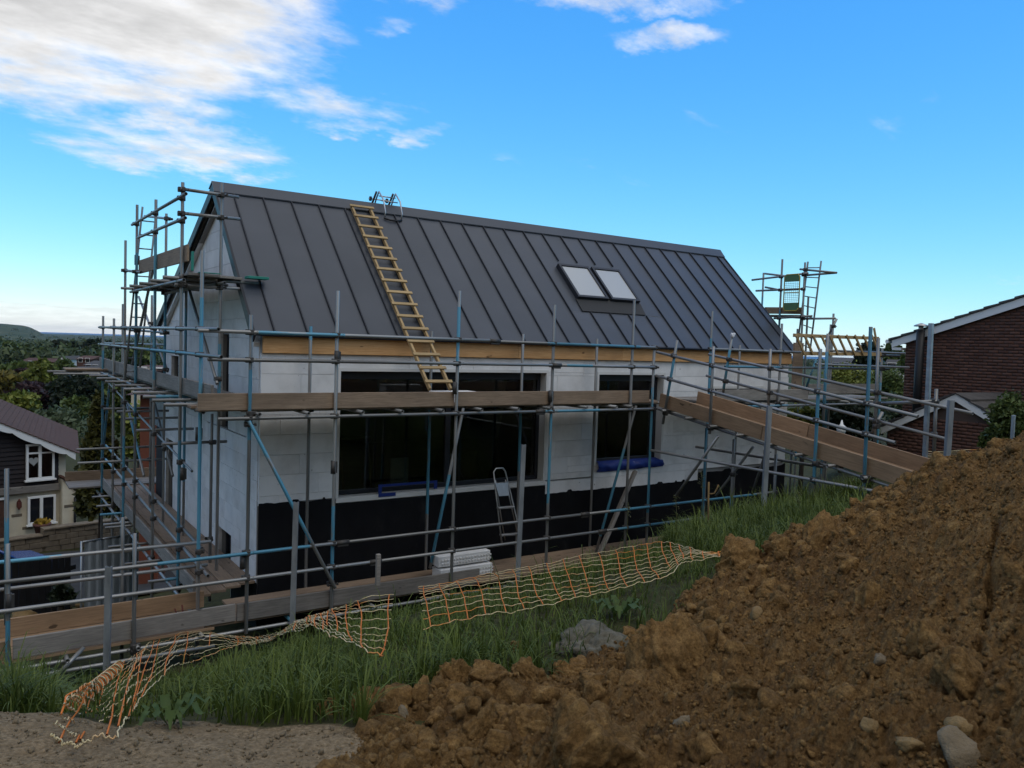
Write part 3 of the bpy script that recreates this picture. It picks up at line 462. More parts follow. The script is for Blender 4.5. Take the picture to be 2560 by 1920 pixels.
for i, (px, py, s, m, lb) in enumerate(STN):
    V, F = lump(3, 500+i, .6, .7); q = ground_hit(px, py, heap_z); v = V*s@rotm(np.random.default_rng(i+60)).T+q+np.array([0, 0, s*.2]); tag(npmesh('stone', v, F, m, None, False), lb, 'stone', 'loose stones on the soil heap')
V, F = lump(5, 777, .7, .6); q = ground_hit(1500, 1645, gz); v = V*np.array([.30, .26, .30])+q+np.array([0, .05, -.02]); tag(npmesh('concrete_lump', v, F, 'concrete', None, True), 'rough grey concrete lump half buried between the grass and the clay', 'concrete')
NETST = [  # barrier net: (upper edge, lower edge, bunching)
        ((215, 1712), (125, 1850), .5), ((262, 1690), (210, 1862), .1), ((330, 1640), (290, 1838), 0), ((400, 1590), (345, 1760), 0), ((455, 1563), (425, 1672), 0), ((500, 1570), (490, 1650), .3), ((560, 1592), (560, 1622), .7), ((640, 1592), (640, 1602), .9), ((705, 1578), (705, 1586), .9), ((768, 1556), (772, 1566), .8), ((830, 1522), (845, 1592), 0), ((910, 1500), (925, 1625), 0), ((985, 1490), (960, 1632), 0), ((1020, 1482), (1010, 1600), .1),
        ((1045, 1468), (1058, 1580), 0), ((1120, 1455), (1150, 1555), 0), ((1200, 1440), (1230, 1535), 0), ((1280, 1424), (1310, 1522), 0), ((1345, 1412), (1385, 1508), 0), ((1420, 1398), (1450, 1490), 0), ((1500, 1385), (1530, 1472), 0), ((1580, 1368), (1610, 1460), 0), ((1650, 1358), (1680, 1440), 0), ((1690, 1362), (1705, 1408), .5), ((1735, 1368), (1740, 1398), .5), ((1790, 1385), (1790, 1393), .9), ((1835, 1385), (1835, 1392), .9)]
gx_ = RNG.uniform(-6, 1, 60000); gy_ = RNG.uniform(-11, -5, 60000); kk = (gravel_mask(gx_, gy_) > .6) & (np.hypot(gx_-C[0], gy_-C[1]) > 2) & (inside(gx_, gy_) < .2); gx_, gy_ = gx_[kk][:9000], gy_[kk][:9000]
tag(scatter('gravel', [lump(1, 950+k, .5, .7) for k in range(8)], np.c_[gx_, gy_, gz(gx_, gy_)], np.clip(RNG.lognormal(-5.0, .45, len(gx_)), .003, .02), 'palestone', .3, False), 'loose gravel strewn over the track at the bottom left', 'gravel', None, 'stuff')
# ------------------------------------------------------------------ grass
def grass_ok(x, y):
    dep = (x-C[0])*math.sin(YAW)+(y-C[1])*math.cos(YAW); lat = (x-C[0])*math.cos(YAW)-(y-C[1])*math.sin(YAW)
    ok_ = (inside(x, y)+(fbm(x*2.2, y*2.2, 4)-.5)*.5 < .16) & (gravel_mask(x, y) < .45) & (np.abs(lat/np.maximum(dep, .1)) < .85) & (dep > 2.8)
    ok_ &= ~((y > -1.42) & (x < 6.2)) & ~((x > -.3) & (y > -1.35+.0) & (x < 6.3)) & (y < 0.0) & ~((x > 6.6) & (x < 7.9) & (y > -5.0)) & ~((y > -1.0))
    return ok_ & (x < 14) & ~((lat/np.maximum(dep, .1) > .455) & (dep > 8.2)) & ~((lat/np.maximum(dep, .1) > .50) & (y < -5.9))
def under_net(x, y, z):
    dp = (x-C[0])*fw[0]+(y-C[1])*fw[1]+(z-C[2])*fw[2]; upx = 1280+FPX*((x-C[0])*cr[0]+(y-C[1])*cr[1]+(z+.1-C[2])*cr[2])/dp; upy = 960-FPX*((x-C[0])*cu[0]+(y-C[1])*cu[1]+(z+.1-C[2])*cu[2])/dp
    a = np.array(sorted((q[0][0], q[0][1]) for q in NETST)); b = np.array(sorted((q[1][0], q[1][1]) for q in NETST))
    return (upy > np.interp(upx, a[:, 0], a[:, 1])-8) & (upy < np.interp(upx, b[:, 0], b[:, 1])+55) & (upx > 140) & (upx < 1850)
def blades(n, xr, yr, hmin, hmax, wid, dens=None):
    x = RNG.uniform(*xr, n); y = RNG.uniform(*yr, n); k = grass_ok(x, y)
    cl = fbm(x*1.6+3, y*1.6, 3); k &= RNG.random(n) < np.clip((cl-.22)*2.6, .25, 1)
    if dens is not None: k &= RNG.random(n) < dens(x, y)
    x, y, cl = x[k], y[k], cl[k]; n = len(x); z = gz(x, y); tuft = worley(x*1.3, y*1.3)[0]
    h = RNG.uniform(hmin, hmax, n)*(.55+1.0*cl)*(1.15-.35*np.clip(tuft, 0, 1)); und = under_net(x, y, z); h = np.where(und & (RNG.random(n) < .93), h*.45, h); a = RNG.uniform(0, 2*np.pi, n)+3*cl; ln = RNG.uniform(.15, .95, n)*h; w = wid*RNG.uniform(.6, 1.4, n)
    dx, dy = np.cos(a), np.sin(a); sx, sy = -dy*w, dx*w; b = np.c_[x, y, z-.02]; m1 = b+np.c_[dx*ln*.22, dy*ln*.22, h*.55]; m2 = b+np.c_[dx*ln*.6, dy*ln*.6, h*.88]; tp = b+np.c_[dx*ln, dy*ln, h*(1-.28*(ln/h)**2)]
    sd_ = np.c_[sx, sy, np.zeros(n)]; V = np.stack([b-sd_, b+sd_, m1+sd_*.8, m1-sd_*.8, m2+sd_*.5, m2-sd_*.5, tp+sd_*.08, tp-sd_*.08], 1).reshape(-1, 3); o = (np.arange(n)*8)[:, None]
    F = np.concatenate([o+np.array([[0, 1, 2, 3]]), o+np.array([[3, 2, 4, 5]]), o+np.array([[5, 4, 6, 7]])]); tone = np.clip(RNG.normal(.42, .2, n)+(cl-.5)*.5, 0, 1); tt = np.repeat(tone, 8)
    return V, F, tt
def join(parts):
    VV = []; FF = []; TT = []; o = 0
    for V, F, T in parts: VV.append(V); FF.append(F+o); TT.append(T); o += len(V)
    return np.concatenate(VV), np.concatenate(FF), np.concatenate(TT)
parts = [blades(105000, (-6, 6), (-9.5, -.9), .08, .22, .0046), blades(14000, (-6, 6), (-9.5, -.9), .2, .36, .0045), blades(75000, (3, 12.5), (-8.5, -.9), .10, .28, .0058), blades(8000, (4, 12.5), (-8, -.9), .25, .48, .0055)]
def tufts(n, xr, yr, L0, L1, per, wid):
    x = RNG.uniform(*xr, n); y = RNG.uniform(*yr, n); k = grass_ok(x, y) & (fbm(x*.9+8, y*.9, 3) > .40); x, y = x[k], y[k]; k = ~under_net(x, y, gz(x, y)); x, y = x[k], y[k]; m_ = len(x)*per; ci = np.repeat(np.arange(len(x)), per); a = RNG.uniform(0, 2*np.pi, m_); L_ = RNG.uniform(L0, L1, m_)*RNG.uniform(.7, 1.15, len(x))[ci]; lean = RNG.uniform(.15, 1.0, m_)
    bx = x[ci]+np.cos(a)*.03*RNG.random(m_); by = y[ci]+np.sin(a)*.03*RNG.random(m_); bz = gz(x, y)[ci]-.02; dx, dy = np.cos(a), np.sin(a); w = wid*RNG.uniform(.6, 1.3, m_); sd_ = np.c_[-dy*w, dx*w, np.zeros(m_)]; pts = []
    for t in (0, .3, .58, .82, 1.0): hr = L_*lean*(t**1.7)*.85; hz = L_*(t*(1-.25*lean)-.62*lean*t**2.6*.8); pts.append(np.c_[bx+dx*hr, by+dy*hr, bz+np.maximum(hz, .0)])
    V = np.stack([q for t, p_ in zip((1, 1, .85, .55, .06), pts) for q in (p_-sd_*t, p_+sd_*t)], 1).reshape(-1, 3); o = (np.arange(m_)*10)[:, None]; F = np.concatenate([o+np.array([[2*i, 2*i+1, 2*i+3, 2*i+2]]) for i in range(4)]); T = np.repeat(np.clip(RNG.normal(.45, .15, len(x))[ci]+RNG.normal(0, .14, m_), 0, 1), 10); return V, F, T
parts += [tufts(2600, (-5, 6), (-9.5, -1.3), .20, .44, 30, .0042), tufts(1000, (3, 12), (-8, -1.3), .25, .5, 30, .0055)]
V, F, T = join(parts); tag(npmesh('grass', V, F, 'grass', {'tone': T}), 'long green grass covering the bank between the track and the scaffold', 'grass', None, 'stuff')
def dock(px, py, n, ln, label):
    q = ground_hit(px, py, gz); r_ = thing('dock_plant', label, 'plant', q, 'broad-leaved weeds on the bank')
    for i in range(n):
        a = i*2.4+random.uniform(-.3, .3); L_ = ln*random.uniform(.7, 1.1); V = []; F = []; T = []
        for s in range(9):
            t = s/8; rad_ = L_*(.1+.9*t); zz = L_*(.5*math.sin(t*2.3)-.18*t)+.03+.02*math.sin(s*1.9+i); w = L_*.13*math.sin(math.pi*min(1, .08+t*.9))**.7*(1+.06*math.sin(s*2.6+i))
            for k_ in (-1, 0, 1): V.append((q[0]+math.cos(a)*rad_-math.sin(a)*w*k_, q[1]+math.sin(a)*rad_+math.cos(a)*w*k_, q[2]+zz+(abs(k_)*.18*w))); T.append(.35+.5*random.random()*(k_ == 0)+.25*t)
        F = [(s*3+k_, s*3+k_+1, s*3+k_+4, s*3+k_+3) for s in range(8) for k_ in (0, 1)]
        npmesh('leaf', V, F, 'dock', {'tone': T}, True, r_)
dock(425, 1815, 8, .17, 'dark broad-leaved weed just above the track, left of centre'); dock(1545, 1545, 9, .24, 'pale broad-leaved weed above the grey concrete lump'); dock(110, 1760, 9, .26, 'broad-leaved weed beside the near left scaffold post'); dock(300, 1700, 7, .22, 'small broad-leaved weed beside the net on the left'); dock(210, 1705, 7, .26, 'broad-leaved weed behind the bunched end of the net')
def seedstem(px, py, h, label):
    q = ground_hit(px, py, gz); r_ = thing('seed_stem', label, 'plant', q, 'tall flowering stems in the grass'); b = MB(); top = q+np.array([random.uniform(-.05, .05), random.uniform(-.05, .05), h]); b.tube([q, (q+top)/2+np.array([.015, 0, 0]), top], [.004, .003, .002], 5); st = b.build('stem', 'stem', r_)
    V = []; F = []
    for i in range(26): 
        t = random.random(); c_ = q+(top-q)*(.72+.28*t)+np.array([random.gauss(0, .022), random.gauss(0, .022), 0]); s = .011; o = len(V); a = np.random.rand(3)-.5; V += [c_+np.array([s, 0, a[0]*s]), c_+np.array([0, s, a[1]*s]), c_+np.array([-s, 0, s]), c_+np.array([0, -s, a[2]*s])]; F.append((o, o+1, o+2, o+3))
    npmesh('seed_head', V, F, 'stem', {'tone': np.random.rand(len(V))}, False, r_)
for px, py, h, lb in ((1338, 1420, .75, 'white-headed stem just right of the centre galvanised post'), (1360, 1425, .7, 'umbel stem between the galvanised post and the scaffold post'), (1560, 1400, .65, 'seed stem leaning before the black plinth'), (1500, 1400, .62, 'seed stem left of the leaning plank'), (1755, 1340, .8, 'tall brown dock stem at the right part of the bank'), (807, 1500, .42, 'short seed stem right of the second galvanised post'), (1690, 1370, .6, 'green seed stem above the net end'), (2000, 1330, .45, 'flower stem near the right galvanised post'), (590, 1560, .4, 'seed stem left of the second galvanised post')): seedstem(px, py, h, lb)
# ------------------------------------------------------------------ barrier net lying on the bank
def net():
    st = NETST
    T3 = []; B3 = []
    for i, (a, b, k) in enumerate(st):
        p = ground_hit(*a, lambda x, y: gz(x, y)+(.32 if 8 < i < 14 else .22)); q = ground_hit(*b, lambda x, y: gz(x, y)+(.34 if 8 < i < 14 else .20 if i > 2 else .12)); T3.append((p-C)@fw); B3.append((q-C)@fw)
    sm = lambda D_, lo, hi: [float(np.mean(sorted(D_[max(lo, i-2):min(hi, i+3)])[1:-1] or D_[i:i+1])) for i in range(lo, hi)]
    T3 = sm(T3, 0, 14)+sm(T3, 14, len(st)); B3 = sm(B3, 0, 14)+sm(B3, 14, len(st)); T3 = [aD(*a, d_) for (a, b, k), d_ in zip(st, T3)]; B3 = [aD(*b, d_) for (a, b, k), d_ in zip(st, B3)]
    T3 = np.array(T3); B3 = np.array(B3); r_ = thing('barrier_net', 'orange and yellow plastic barrier net slumped along the grass bank', 'net', T3[5]); nst = 9
    for (i0, i1, nstrap) in ((0, 10, 18), (9, 13, 8), (14, len(st), 21)):
        Ta, Ba = T3[i0:i1], B3[i0:i1]; seg = np.r_[0, np.cumsum(np.linalg.norm(np.diff(Ta, axis=0), axis=1)+np.linalg.norm(np.diff(Ba, axis=0), axis=1))]/2; u = np.linspace(0, seg[-1], max(40, int(seg[-1]/.022)))
        ip = lambda A: np.stack([np.interp(u, seg, A[:, k]) for k in range(3)], -1)
        Tt, Bb = ip(Ta), ip(Ba); rows = []
        for j in range(nst+1):
            t = j/nst; P = Tt*(1-t)+Bb*t; sg = np.sin(t*np.pi); P[:, 2] += .05*sg*np.sin(u*1.9+j*.2)+(.004*np.sin(u*34+j*1.3)+.003*np.sin(u*71+j))+.03*(fbm(u*2.5, np.full_like(u, j*.35), 3)-.5)*2; P[:, 0] += .003*np.sin(u*41+j*2.1); rows.append(P)
        for j, P in enumerate(rows): b = MB(); b.tube(P, .0032 if j in (0, nst) else .0028, 4, False); b.build('net_strand', 'netyellow', r_)
        R3 = np.array(rows); ends = [int(v) for v in np.linspace(2, len(u)-2, nstrap)]
        for i in ends: P = R3[:, i]+np.array([0, 0, .002]); P = P[:random.choice((nst+1, nst+1, nst+1, nst-1))]; P[:, 0] += .01*np.sin(np.arange(len(P))*.7+i); b = MB(); b.tube(P, .0042, 4, False); b.build('net_strap', 'netorange', r_)
    for j in range(5):       # rolled, frayed end
        b = MB(); P = []
        for k in range(150): t = k/149; a = k*.42+j*1.3; P.append(aD(175+125*t+math.cos(a)*(19-9*t), 1772-110*t+math.sin(a)*(24-13*t), 4.45+.75*t+.07*math.sin(a+1.2+j)))
        b.tube(P, .0034, 4, False); b.build('net_roll_strand', 'netorange' if j % 2 else 'netyellow', r_)
net()
def hook_stake(top, bot, label, m='rust', Dp=7.5, flip=1):
    q0 = ground_hit(*bot, gz); dp = (q0-C)@fw; q1 = aD(*top, dp); r_ = thing('hook_stake', label, 'stake', q0, 'hooked net stakes'); d = (q1-q0); b = MB(); b.tube([q0-d*.1, q1], .011, 6); b.build('rod', m, r_)
    b = MB(); c = q0+d*.80; b.tube([c+cr*.02*flip*0, c+cr*flip*.03-cu*.01, c+cr*flip*.07+cu*.0, c+cr*flip*.10+cu*.06, c+cr*flip*.115+cu*.10], .009, 6); b.build('hook', m, r_)
hook_stake((455, 1512), (472, 1655), 'dark red hooked steel stake holding up the left part of the net', 'rust', 7.5, -1); hook_stake((992, 1312), (1022, 1500), 'thin black hooked stake behind the middle of the net', 'black', 8, 1); hook_stake((1772, 1205), (1770, 1345), 'pale hooked stake in the grass before the right end of the plinth', 'ochrestone', 9, 1)
q = aY(946, 1385, -1.7); b = MB(); b.cbox((q[0]-.03, q[1]-.025, -3.4), (q[0]+.03, q[1]+.025, q[2]), .006); tag(b.build('timber_stake', 'greyboard'), 'short grey timber stake standing between grass and walkway', 'stake')
def cpost(px, py, ypl, zb, label):
    q = aY(px, py, ypl); r_ = thing('fence_post', label, 'post', (q[0], q[1], zb), 'galvanised fence posts'); w, d, t = .062, .05, .006; b = MB()
    b.box((-w/2, 0, zb-q[2]), (w/2, t, 0)); b.box((-w/2, t+.0005, zb-q[2]), (-w/2+t, d, 0)); b.box((w/2-t, t+.0005, zb-q[2]), (w/2, d, 0)); a = YAW*.75; Mx = Matrix.Translation(Vector([float(k) for k in q])) @ Matrix.Rotation(-a, 4, 'Z') @ Matrix.Rotation(.012, 4, 'Y')
    b.build('channel', 'galv', r_, Mx); b = MB(); b.box((-w/2+t+.001, d-.006, zb-q[2]), (-w/2+t+.014, d-.001, -.002)); b.box((w/2-t-.014, d-.006, zb-q[2]), (w/2-t-.001, d-.001, -.002)); b.build('lip', 'galv', r_, Mx)
cpost(270, 1418, -2.3, -3.9, 'leftmost galvanised channel post at the left end of the bank'); cpost(740, 1256, -2.3, -3.6, 'galvanised channel post crossing the blue diagonal brace'); cpost(1310, 1112, -2.4, -3.5, 'tall galvanised channel post before the big window'); cpost(1926, 1015, -4.6, -2.5, 'galvanised channel post standing before the ramp side board')
q = aX(2381, 1000, 6.3); cpost(2381, 1001, float(q[1]), -1.9, 'rightmost galvanised channel post behind the top of the soil heap')
# ------------------------------------------------------------------ new house
RW, RH, BY, BZ = 2.4565, 2.4162, 7.25, .12          # front slope run and rise, back eave
house = thing('new_house', 'white block house under construction with dark grey seamed metal roof', 'house', (6, 3.5, -4.3))
OPEN_F = [(1.33, 5.27, -2.52, -.55), (6.49, 8.2, -2.29, -.57), (9.68, 11.23, -1.75, -.85)]
OPEN_G = [(1.85, 2.45, -1.62, .02), (5.65, 6.35, -1.55, -.52), (1.55, 2.35, -4.3, -3.3), (6.1, 6.8, -4.3, -2.3)]
def cut(rects, op):
    out = []
    for (a, b, c, d) in rects:
        e, f, g, h = op
        if e >= b or f <= a or g >= d or h <= c: out.append((a, b, c, d)); continue
        if c < g: out.append((a, b, c, g))
        if h < d: out.append((a, b, h, d))
        lo, hi = max(c, g), min(d, h)
        if a < e: out.append((a, e, lo, hi))
        if f < b: out.append((f, b, lo, hi))
    return out
def clip(poly, n, c):      # keep n.p <= c
    out = []
    for i in range(len(poly)):
        p, q = poly[i], poly[(i+1) % len(poly)]; a = n[0]*p[0]+n[1]*p[1]-c; b = n[0]*q[0]+n[1]*q[1]-c
        if a <= 0: out.append(p)
        if (a < 0 < b) or (b < 0 < a): t = a/(a-b); out.append((p[0]+(q[0]-p[0])*t, p[1]+(q[1]-p[1])*t))
    return out
def blocks(u0, u1, z0, z1, opens, fn, clips=(), course=.3, ln=1.2):
    z = z1; k = 0
    while z > z0+.02:
        zb = max(z-course, z0); u = u0-(0, .6, .3, .9)[k % 4]
        while u < u1:
            rs = [(max(u, u0), min(u+ln, u1), zb, z)]
            for o in opens: rs = [x for r_ in rs for x in cut([r_], o)] if rs else rs
            for (a, b, c, d) in rs:
                if b-a < .04 or d-c < .03: continue
                g = .002; poly = [(a+g, c+g), (b-g, c+g), (b-g, d-g), (a+g, d-g)]
                for n, cc in clips: poly = clip(poly, n, cc) if len(poly) > 2 else poly
                if len(poly) < 3: continue
                fn(poly)
            u += ln
        z = zb; k += 1
def front_block(poly):
    j = random.uniform(-.0025, .0025); MB().prism(poly, lambda a, b: (a, .1+j, b), lambda a, b: (a, .16, b)).build('block', 'block', house)
def gable_block(poly):
    j = random.uniform(-.0025, .0025); MB().prism(poly, lambda a, b: (.18, a, b), lambda a, b: (.12+j, a, b)).build('block', 'block', house)
sl = RH/RW; sb = (RH-BZ)/(BY-RW)
blocks(.12, 12.15, -2.55, -.31, OPEN_F, front_block)
gclips = [((-sl, 1), -.02), ((sb, 1), RH-.02+sb*RW)]
blocks(.19, 7.0, -4.3, 2.3, OPEN_G, gable_block, gclips)
def slab(rects, fn, name, m): 
    b = MB()
    for r_ in rects: fn(b, r_)
    return b.build(name, m, house)
rf = [(.19, 12.1, -4.3, -.02)]
for o in OPEN_F: rf = cut(rf, o)
slab(rf, lambda b, r_: b.box((r_[0], .162, r_[2]), (r_[1], .40, r_[3])), 'wall_core', 'core')
rg_ = [(.45, 6.9, -4.3, -.05)]
for o in OPEN_G: rg_ = cut(rg_, (o[0], o[1], o[2], min(o[3], -.05)))
slab(rg_, lambda b, r_: b.box((.182, r_[0], r_[2]), (.42, r_[1], r_[3])), 'wall_core', 'core')
b = MB(); b.prism([(.45, -.049), (6.7, -.049), (RW, RH-.25)], lambda a, c: (.182, a, c), lambda a, c: (.42, a, c)); b.build('wall_core', 'core', house)
MB().box((.42, 6.7, -4.3), (12.1, 6.95, -.05)).build('rear_wall', 'whitewall', house); MB().box((11.85, .4, -4.3), (12.1, 6.7, -.05)).build('end_wall', 'whitewall', house)
b = MB(); b.prism([(.2, -.049), (6.9, -.049), (RW, RH-.22)], lambda a, c: (11.9, a, c), lambda a, c: (12.1, a, c)); b.build('end_gable', 'whitewall', house)
MB().box((.42, .4, -2.75), (11.85, 6.7, -2.6)).build('floor_slab', 'greyboard', house)
# bitumen plinth with a ragged brushed top edge, front and gable return
def ragged(u0, u1, zt, n, fn, fnb):
    us = np.linspace(u0, u1, n); top = zt+(fbm(us*2.2, us*0+3.1, 5, .6)-.5)*.07+np.where(vnoise(us*9, us*0+1) > .86, .035, 0); b = MB(); V = []; F = []
    for u, z in zip(us, top): V += [fn(u, -4.4), fn(u, z), fnb(u, z)]
    for i in range(n-1): F += [(3*i, 3*i+3, 3*i+4, 3*i+1), (3*i+1, 3*i+4, 3*i+5, 3*i+2)]
    return b.add(V, F)
op = OPEN_F[0]
b = ragged(.117, op[0]-.0, -2.53, 60, lambda u, z: (u, .092, z), lambda u, z: (u, .101, z)); b.build('plinth_coating', 'bitumen', house)
b = MB().box((op[0], .0922, -4.4), (op[1]+.05, .099, -2.62)); b.build('plinth_coating', 'bitumen', house)
b = ragged(op[1]+.05, 9.3, -2.78, 120, lambda u, z: (u, .092, z), lambda u, z: (u, .101, z)); b.build('plinth_coating', 'bitumen', house)
b = ragged(9.3, 12.16, -2.62, 60, lambda u, z: (u, .092, z), lambda u, z: (u, .101, z)); b.build('plinth_coating', 'bitumen', house)
blocks(op[1]+.05, 9.3, -2.85, -2.55, [], front_block)
MB().box((.12, .15, -4.4), (12.15, .17, -2.5)).build('plinth_wall', 'core', house)
b = ragged(.10, 1.5, -3.72, 40, lambda u, z: (.113, u, z), lambda u, z: (.122, u, z)); b.build('plinth_coating', 'bitumen', house)
# windows
def window_front(x0, x1, z0, z1, splits, rv=.16, sash=.07):
    y = .1+rv; w = MB(); fr = .075
    root = None
    b = MB(); b.cbox((x0+.012, y, z0+.012), (x0+fr, y+.07, z1-.012)); b.cbox((x1-fr, y, z0+.012), (x1-.012, y+.07, z1-.012)); b.cbox((x0+fr+.001, y, z0+.012), (x1-fr-.001, y+.07, z0+fr)); b.cbox((x0+fr+.001, y, z1-fr*1.9), (x1-fr-.001, y+.07, z1-.012))
    for s in splits: b.cbox((s-.05, y+.002, z0+fr+.001), (s+.05, y+.068, z1-fr*1.9-.001))
    root = b.build('window', 'frame', house); xs = [x0+fr]+[v for s in splits for v in (s-.05, s+.05)]+[x1-fr]
    for i in range(0, len(xs), 2): MB().box((xs[i]+.001, y+.030, z0+fr+.001), (xs[i+1]-.001, y+.034, z1-fr*1.9-.001)).build('pane', 'glass', root)
    b = MB(); e = .004      # plastered reveals
    b.box((x0-.03, .085, z0-.0), (x0+.011, y+.06, z1+.04)); b.box((x1-.011, .085, z0), (x1+.035, y+.06, z1+.04)); b.box((x0+.0115, .086, z1-.011), (x1-.0115, y+.06, z1+.04)); b.build('reveal', 'reveal', house)
    return root
window_front(*OPEN_F[0][:2], OPEN_F[0][2], OPEN_F[0][3], [3.35]); window_front(*OPEN_F[1][:2], OPEN_F[1][2], OPEN_F[1][3], []); window_front(*OPEN_F[2][:2], OPEN_F[2][2], OPEN_F[2][3], [10.45])
MB().cbox((1.30, .07, -2.60), (5.31, .26, -2.525)).build('sill', 'reveal', house)
def window_gable(y0, y1, z0, z1, m='frame'):
    b = MB(); x = .24; b.cbox((x, y0, z0), (x+.06, y0+.06, z1)); b.cbox((x, y1-.06, z0), (x+.06, y1, z1)); b.cbox((x, y0+.061, z0), (x+.06, y1-.061, z0+.06)); b.cbox((x, y0+.061, z1-.06), (x+.06, y1-.061, z1)); r_ = b.build('window', m, house)
    MB().box((x+.03, y0+.061, z0+.061), (x+.034, y1-.061, z1-.061)).build('pane', 'darkglass', r_)
for o in OPEN_G[:2]: window_gable(*o)
for o in OPEN_G[2:]: window_gable(*o)
# blue protective tape on the sills
b = MB(); b.box((2.0, .062, -2.50), (2.06, .068, -2.36)); b.box((2.06, .061, -2.40), (3.0, .067, -2.36)); b.box((3.0, .062, -2.50), (3.06, .068, -2.36)); b.box((2.0, .05, -2.555), (2.3, .0601, -2.50)); b.build('protective_tape', 'bluetape', house)
b = MB(); V = []; F = []; us = np.linspace(6.5, 8.25, 30)
for u in us: V += [(u, .06+.02*math.sin(u*23), -2.27+.03*math.sin(u*9)), (u, .03+.03*math.sin(u*17+1), -2.36+.02*math.sin(u*31)), (u, .075, -2.42-.03*vnoise(np.array([u*5.]), np.array([.4]))[0]), (u, .24, -2.26)]
for i in range(29): F += [(4*i+k, 4*i+4+k, 4*i+5+k, 4*i+1+k) for k in (0, 1)]+[(4*i, 4*i+3, 4*i+7, 4*i+4)]
b.add(V, F, True).build('protective_sheet', 'bluetape', house)
MB().cbox((6.45, .08, -2.34), (8.24, .25, -2.295)).build('sill', 'reveal', house)
# roof
s_, cx = 0.4906, .2783
nrm = np.array([0, -RH, RW])/math.hypot(RH, RW)
def slope(x, t, lift=0.0): return np.array([x, RW*t, RH*t])+nrm*lift     # t from 0 at the eave to 1 at the ridge
XL, XR = -.0, 12.28
edges = [XL]+[cx+i*s_ for i in range(25)]+[XR]
SK = [(6.50, 7.29), (7.37, 8.14)]; T0, T1 = .865/RW, 1.57/RW
def panel(x0, x1, t0, t1, name='roof_panel', m='steel', n=8):
    V = []; F = []; cols = np.linspace(x0+.002, x1-.002, 5)
    for i in range(n+1):
        t = t0+(t1-t0)*i/n
        for c_ in cols: V.append(slope(c_, t, .004*math.sin(math.pi*(c_-x0)/(x1-x0))*math.sin(i*1.3+x0*7)))
    F = [(i*5+j, i*5+j+1, i*5+j+6, i*5+j+5) for i in range(n) for j in range(4)]
    return MB().add(V, F, True).build(name, m, house)
for i in range(26):
    x0, x1 = edges[i], edges[i+1]
    if x1 < 6.3 or x0 > 8.4: panel(x0, x1, -.012, .955)
    else: panel(x0, x1, -.012, .617/RW-.001); panel(x0, x1, .617/RW+.001, .955)
for i in range(25):
    x = cx+i*s_; segs = [(-.012, .96)]
    if 6.45 < x < 8.14: segs = [(-.012, .617/RW-.002), (T1+.055, .96)]
    for a, c_ in segs:
        Mx, ln = frame(slope(x, a, .014), slope(x, c_, .014), nrm); MB().cbox((0, -.011, -.016), (ln, .011, .016), .003).build('roof_seam', 'seam', house, Mx)
# closed roof body below the sheets, with verge and ridge
b = MB(); th = .16; prof = [(-.03, -.035), (RW, RH-.012), (BY+.03, BZ-.03), (BY+.03, BZ-.19), (RW, RH-.30), (.09, -.035-.02)]
b.prism(prof, lambda a, c: (XL+.03, a, c), lambda a, c: (XR-.03, a, c)); b.build('roof_deck', 'core', house)
b = MB(); prof2 = [(RW, RH+.004), (BY+.05, BZ+.004), (BY+.05, BZ-.01), (RW, RH-.011)]; b.prism(prof2, lambda a, c: (XL, a, c), lambda a, c: (XR, a, c)); b.build('rear_roof', 'steel', house)
for xa, xb in ((XL-.035, XL), (XR, XR+.035)):
    b = MB(); b.prism([(-.05, -.05), (RW, RH+.03), (RW, RH-.15), (.05, -.15)], lambda a, c: (xa, a, c), lambda a, c: (xb, a, c)); b.build('verge_trim', 'seam', house)
    b = MB(); b.prism([(RW+.001, RH+.03), (BY+.06, BZ+.03), (BY+.06, BZ-.14), (RW+.001, RH-.15)], lambda a, c: (xa, a, c), lambda a, c: (xb, a, c)); b.build('verge_trim', 'seam', house)
b = MB(); b.prism([(.16, -.16), (RW, RH-.16), (RW, RH-.27), (.20, -.22)], lambda a, c: (.03, a, c), lambda a, c: (.115, a, c)); b.prism([(RW+.001, RH-.16), (BY-.1, BZ-.12), (BY-.1, BZ-.22), (RW+.001, RH-.27)], lambda a, c: (.03, a, c), lambda a, c: (.115, a, c)); b.build('verge_soffit', 'white', house)
b = MB(); v1 = slope(0, .945, .03); b.prism([(v1[1], v1[2]), (RW, RH+.075), (RW+.2, RH-.02), (RW+.2, RH-.035), (RW, RH+.05), (v1[1]+.004, v1[2]-.02)], lambda a, c: (XL-.045, a, c), lambda a, c: (XR+.045, a, c)); b.build('ridge_cap', 'steel', house)
b = MB(); b.prism([(-.045, -.03), (-.02, -.012), (.0, -.045), (-.035, -.06)], lambda a, c: (XL, a, c), lambda a, c: (XR, a, c)); b.build('eave_trim', 'seam', house)
for (x0, x1) in ((.13, 4.6), (4.603, 7.02), (7.023, 12.15)): MB().cbox((x0, .045, -.305), (x1, .095, -.064), .003).build('fascia_board', 'fascia', house, None)
MB().box((.128, .098, -.316), (12.15, .17, -.05)).build('fascia_backing', 'core', house)
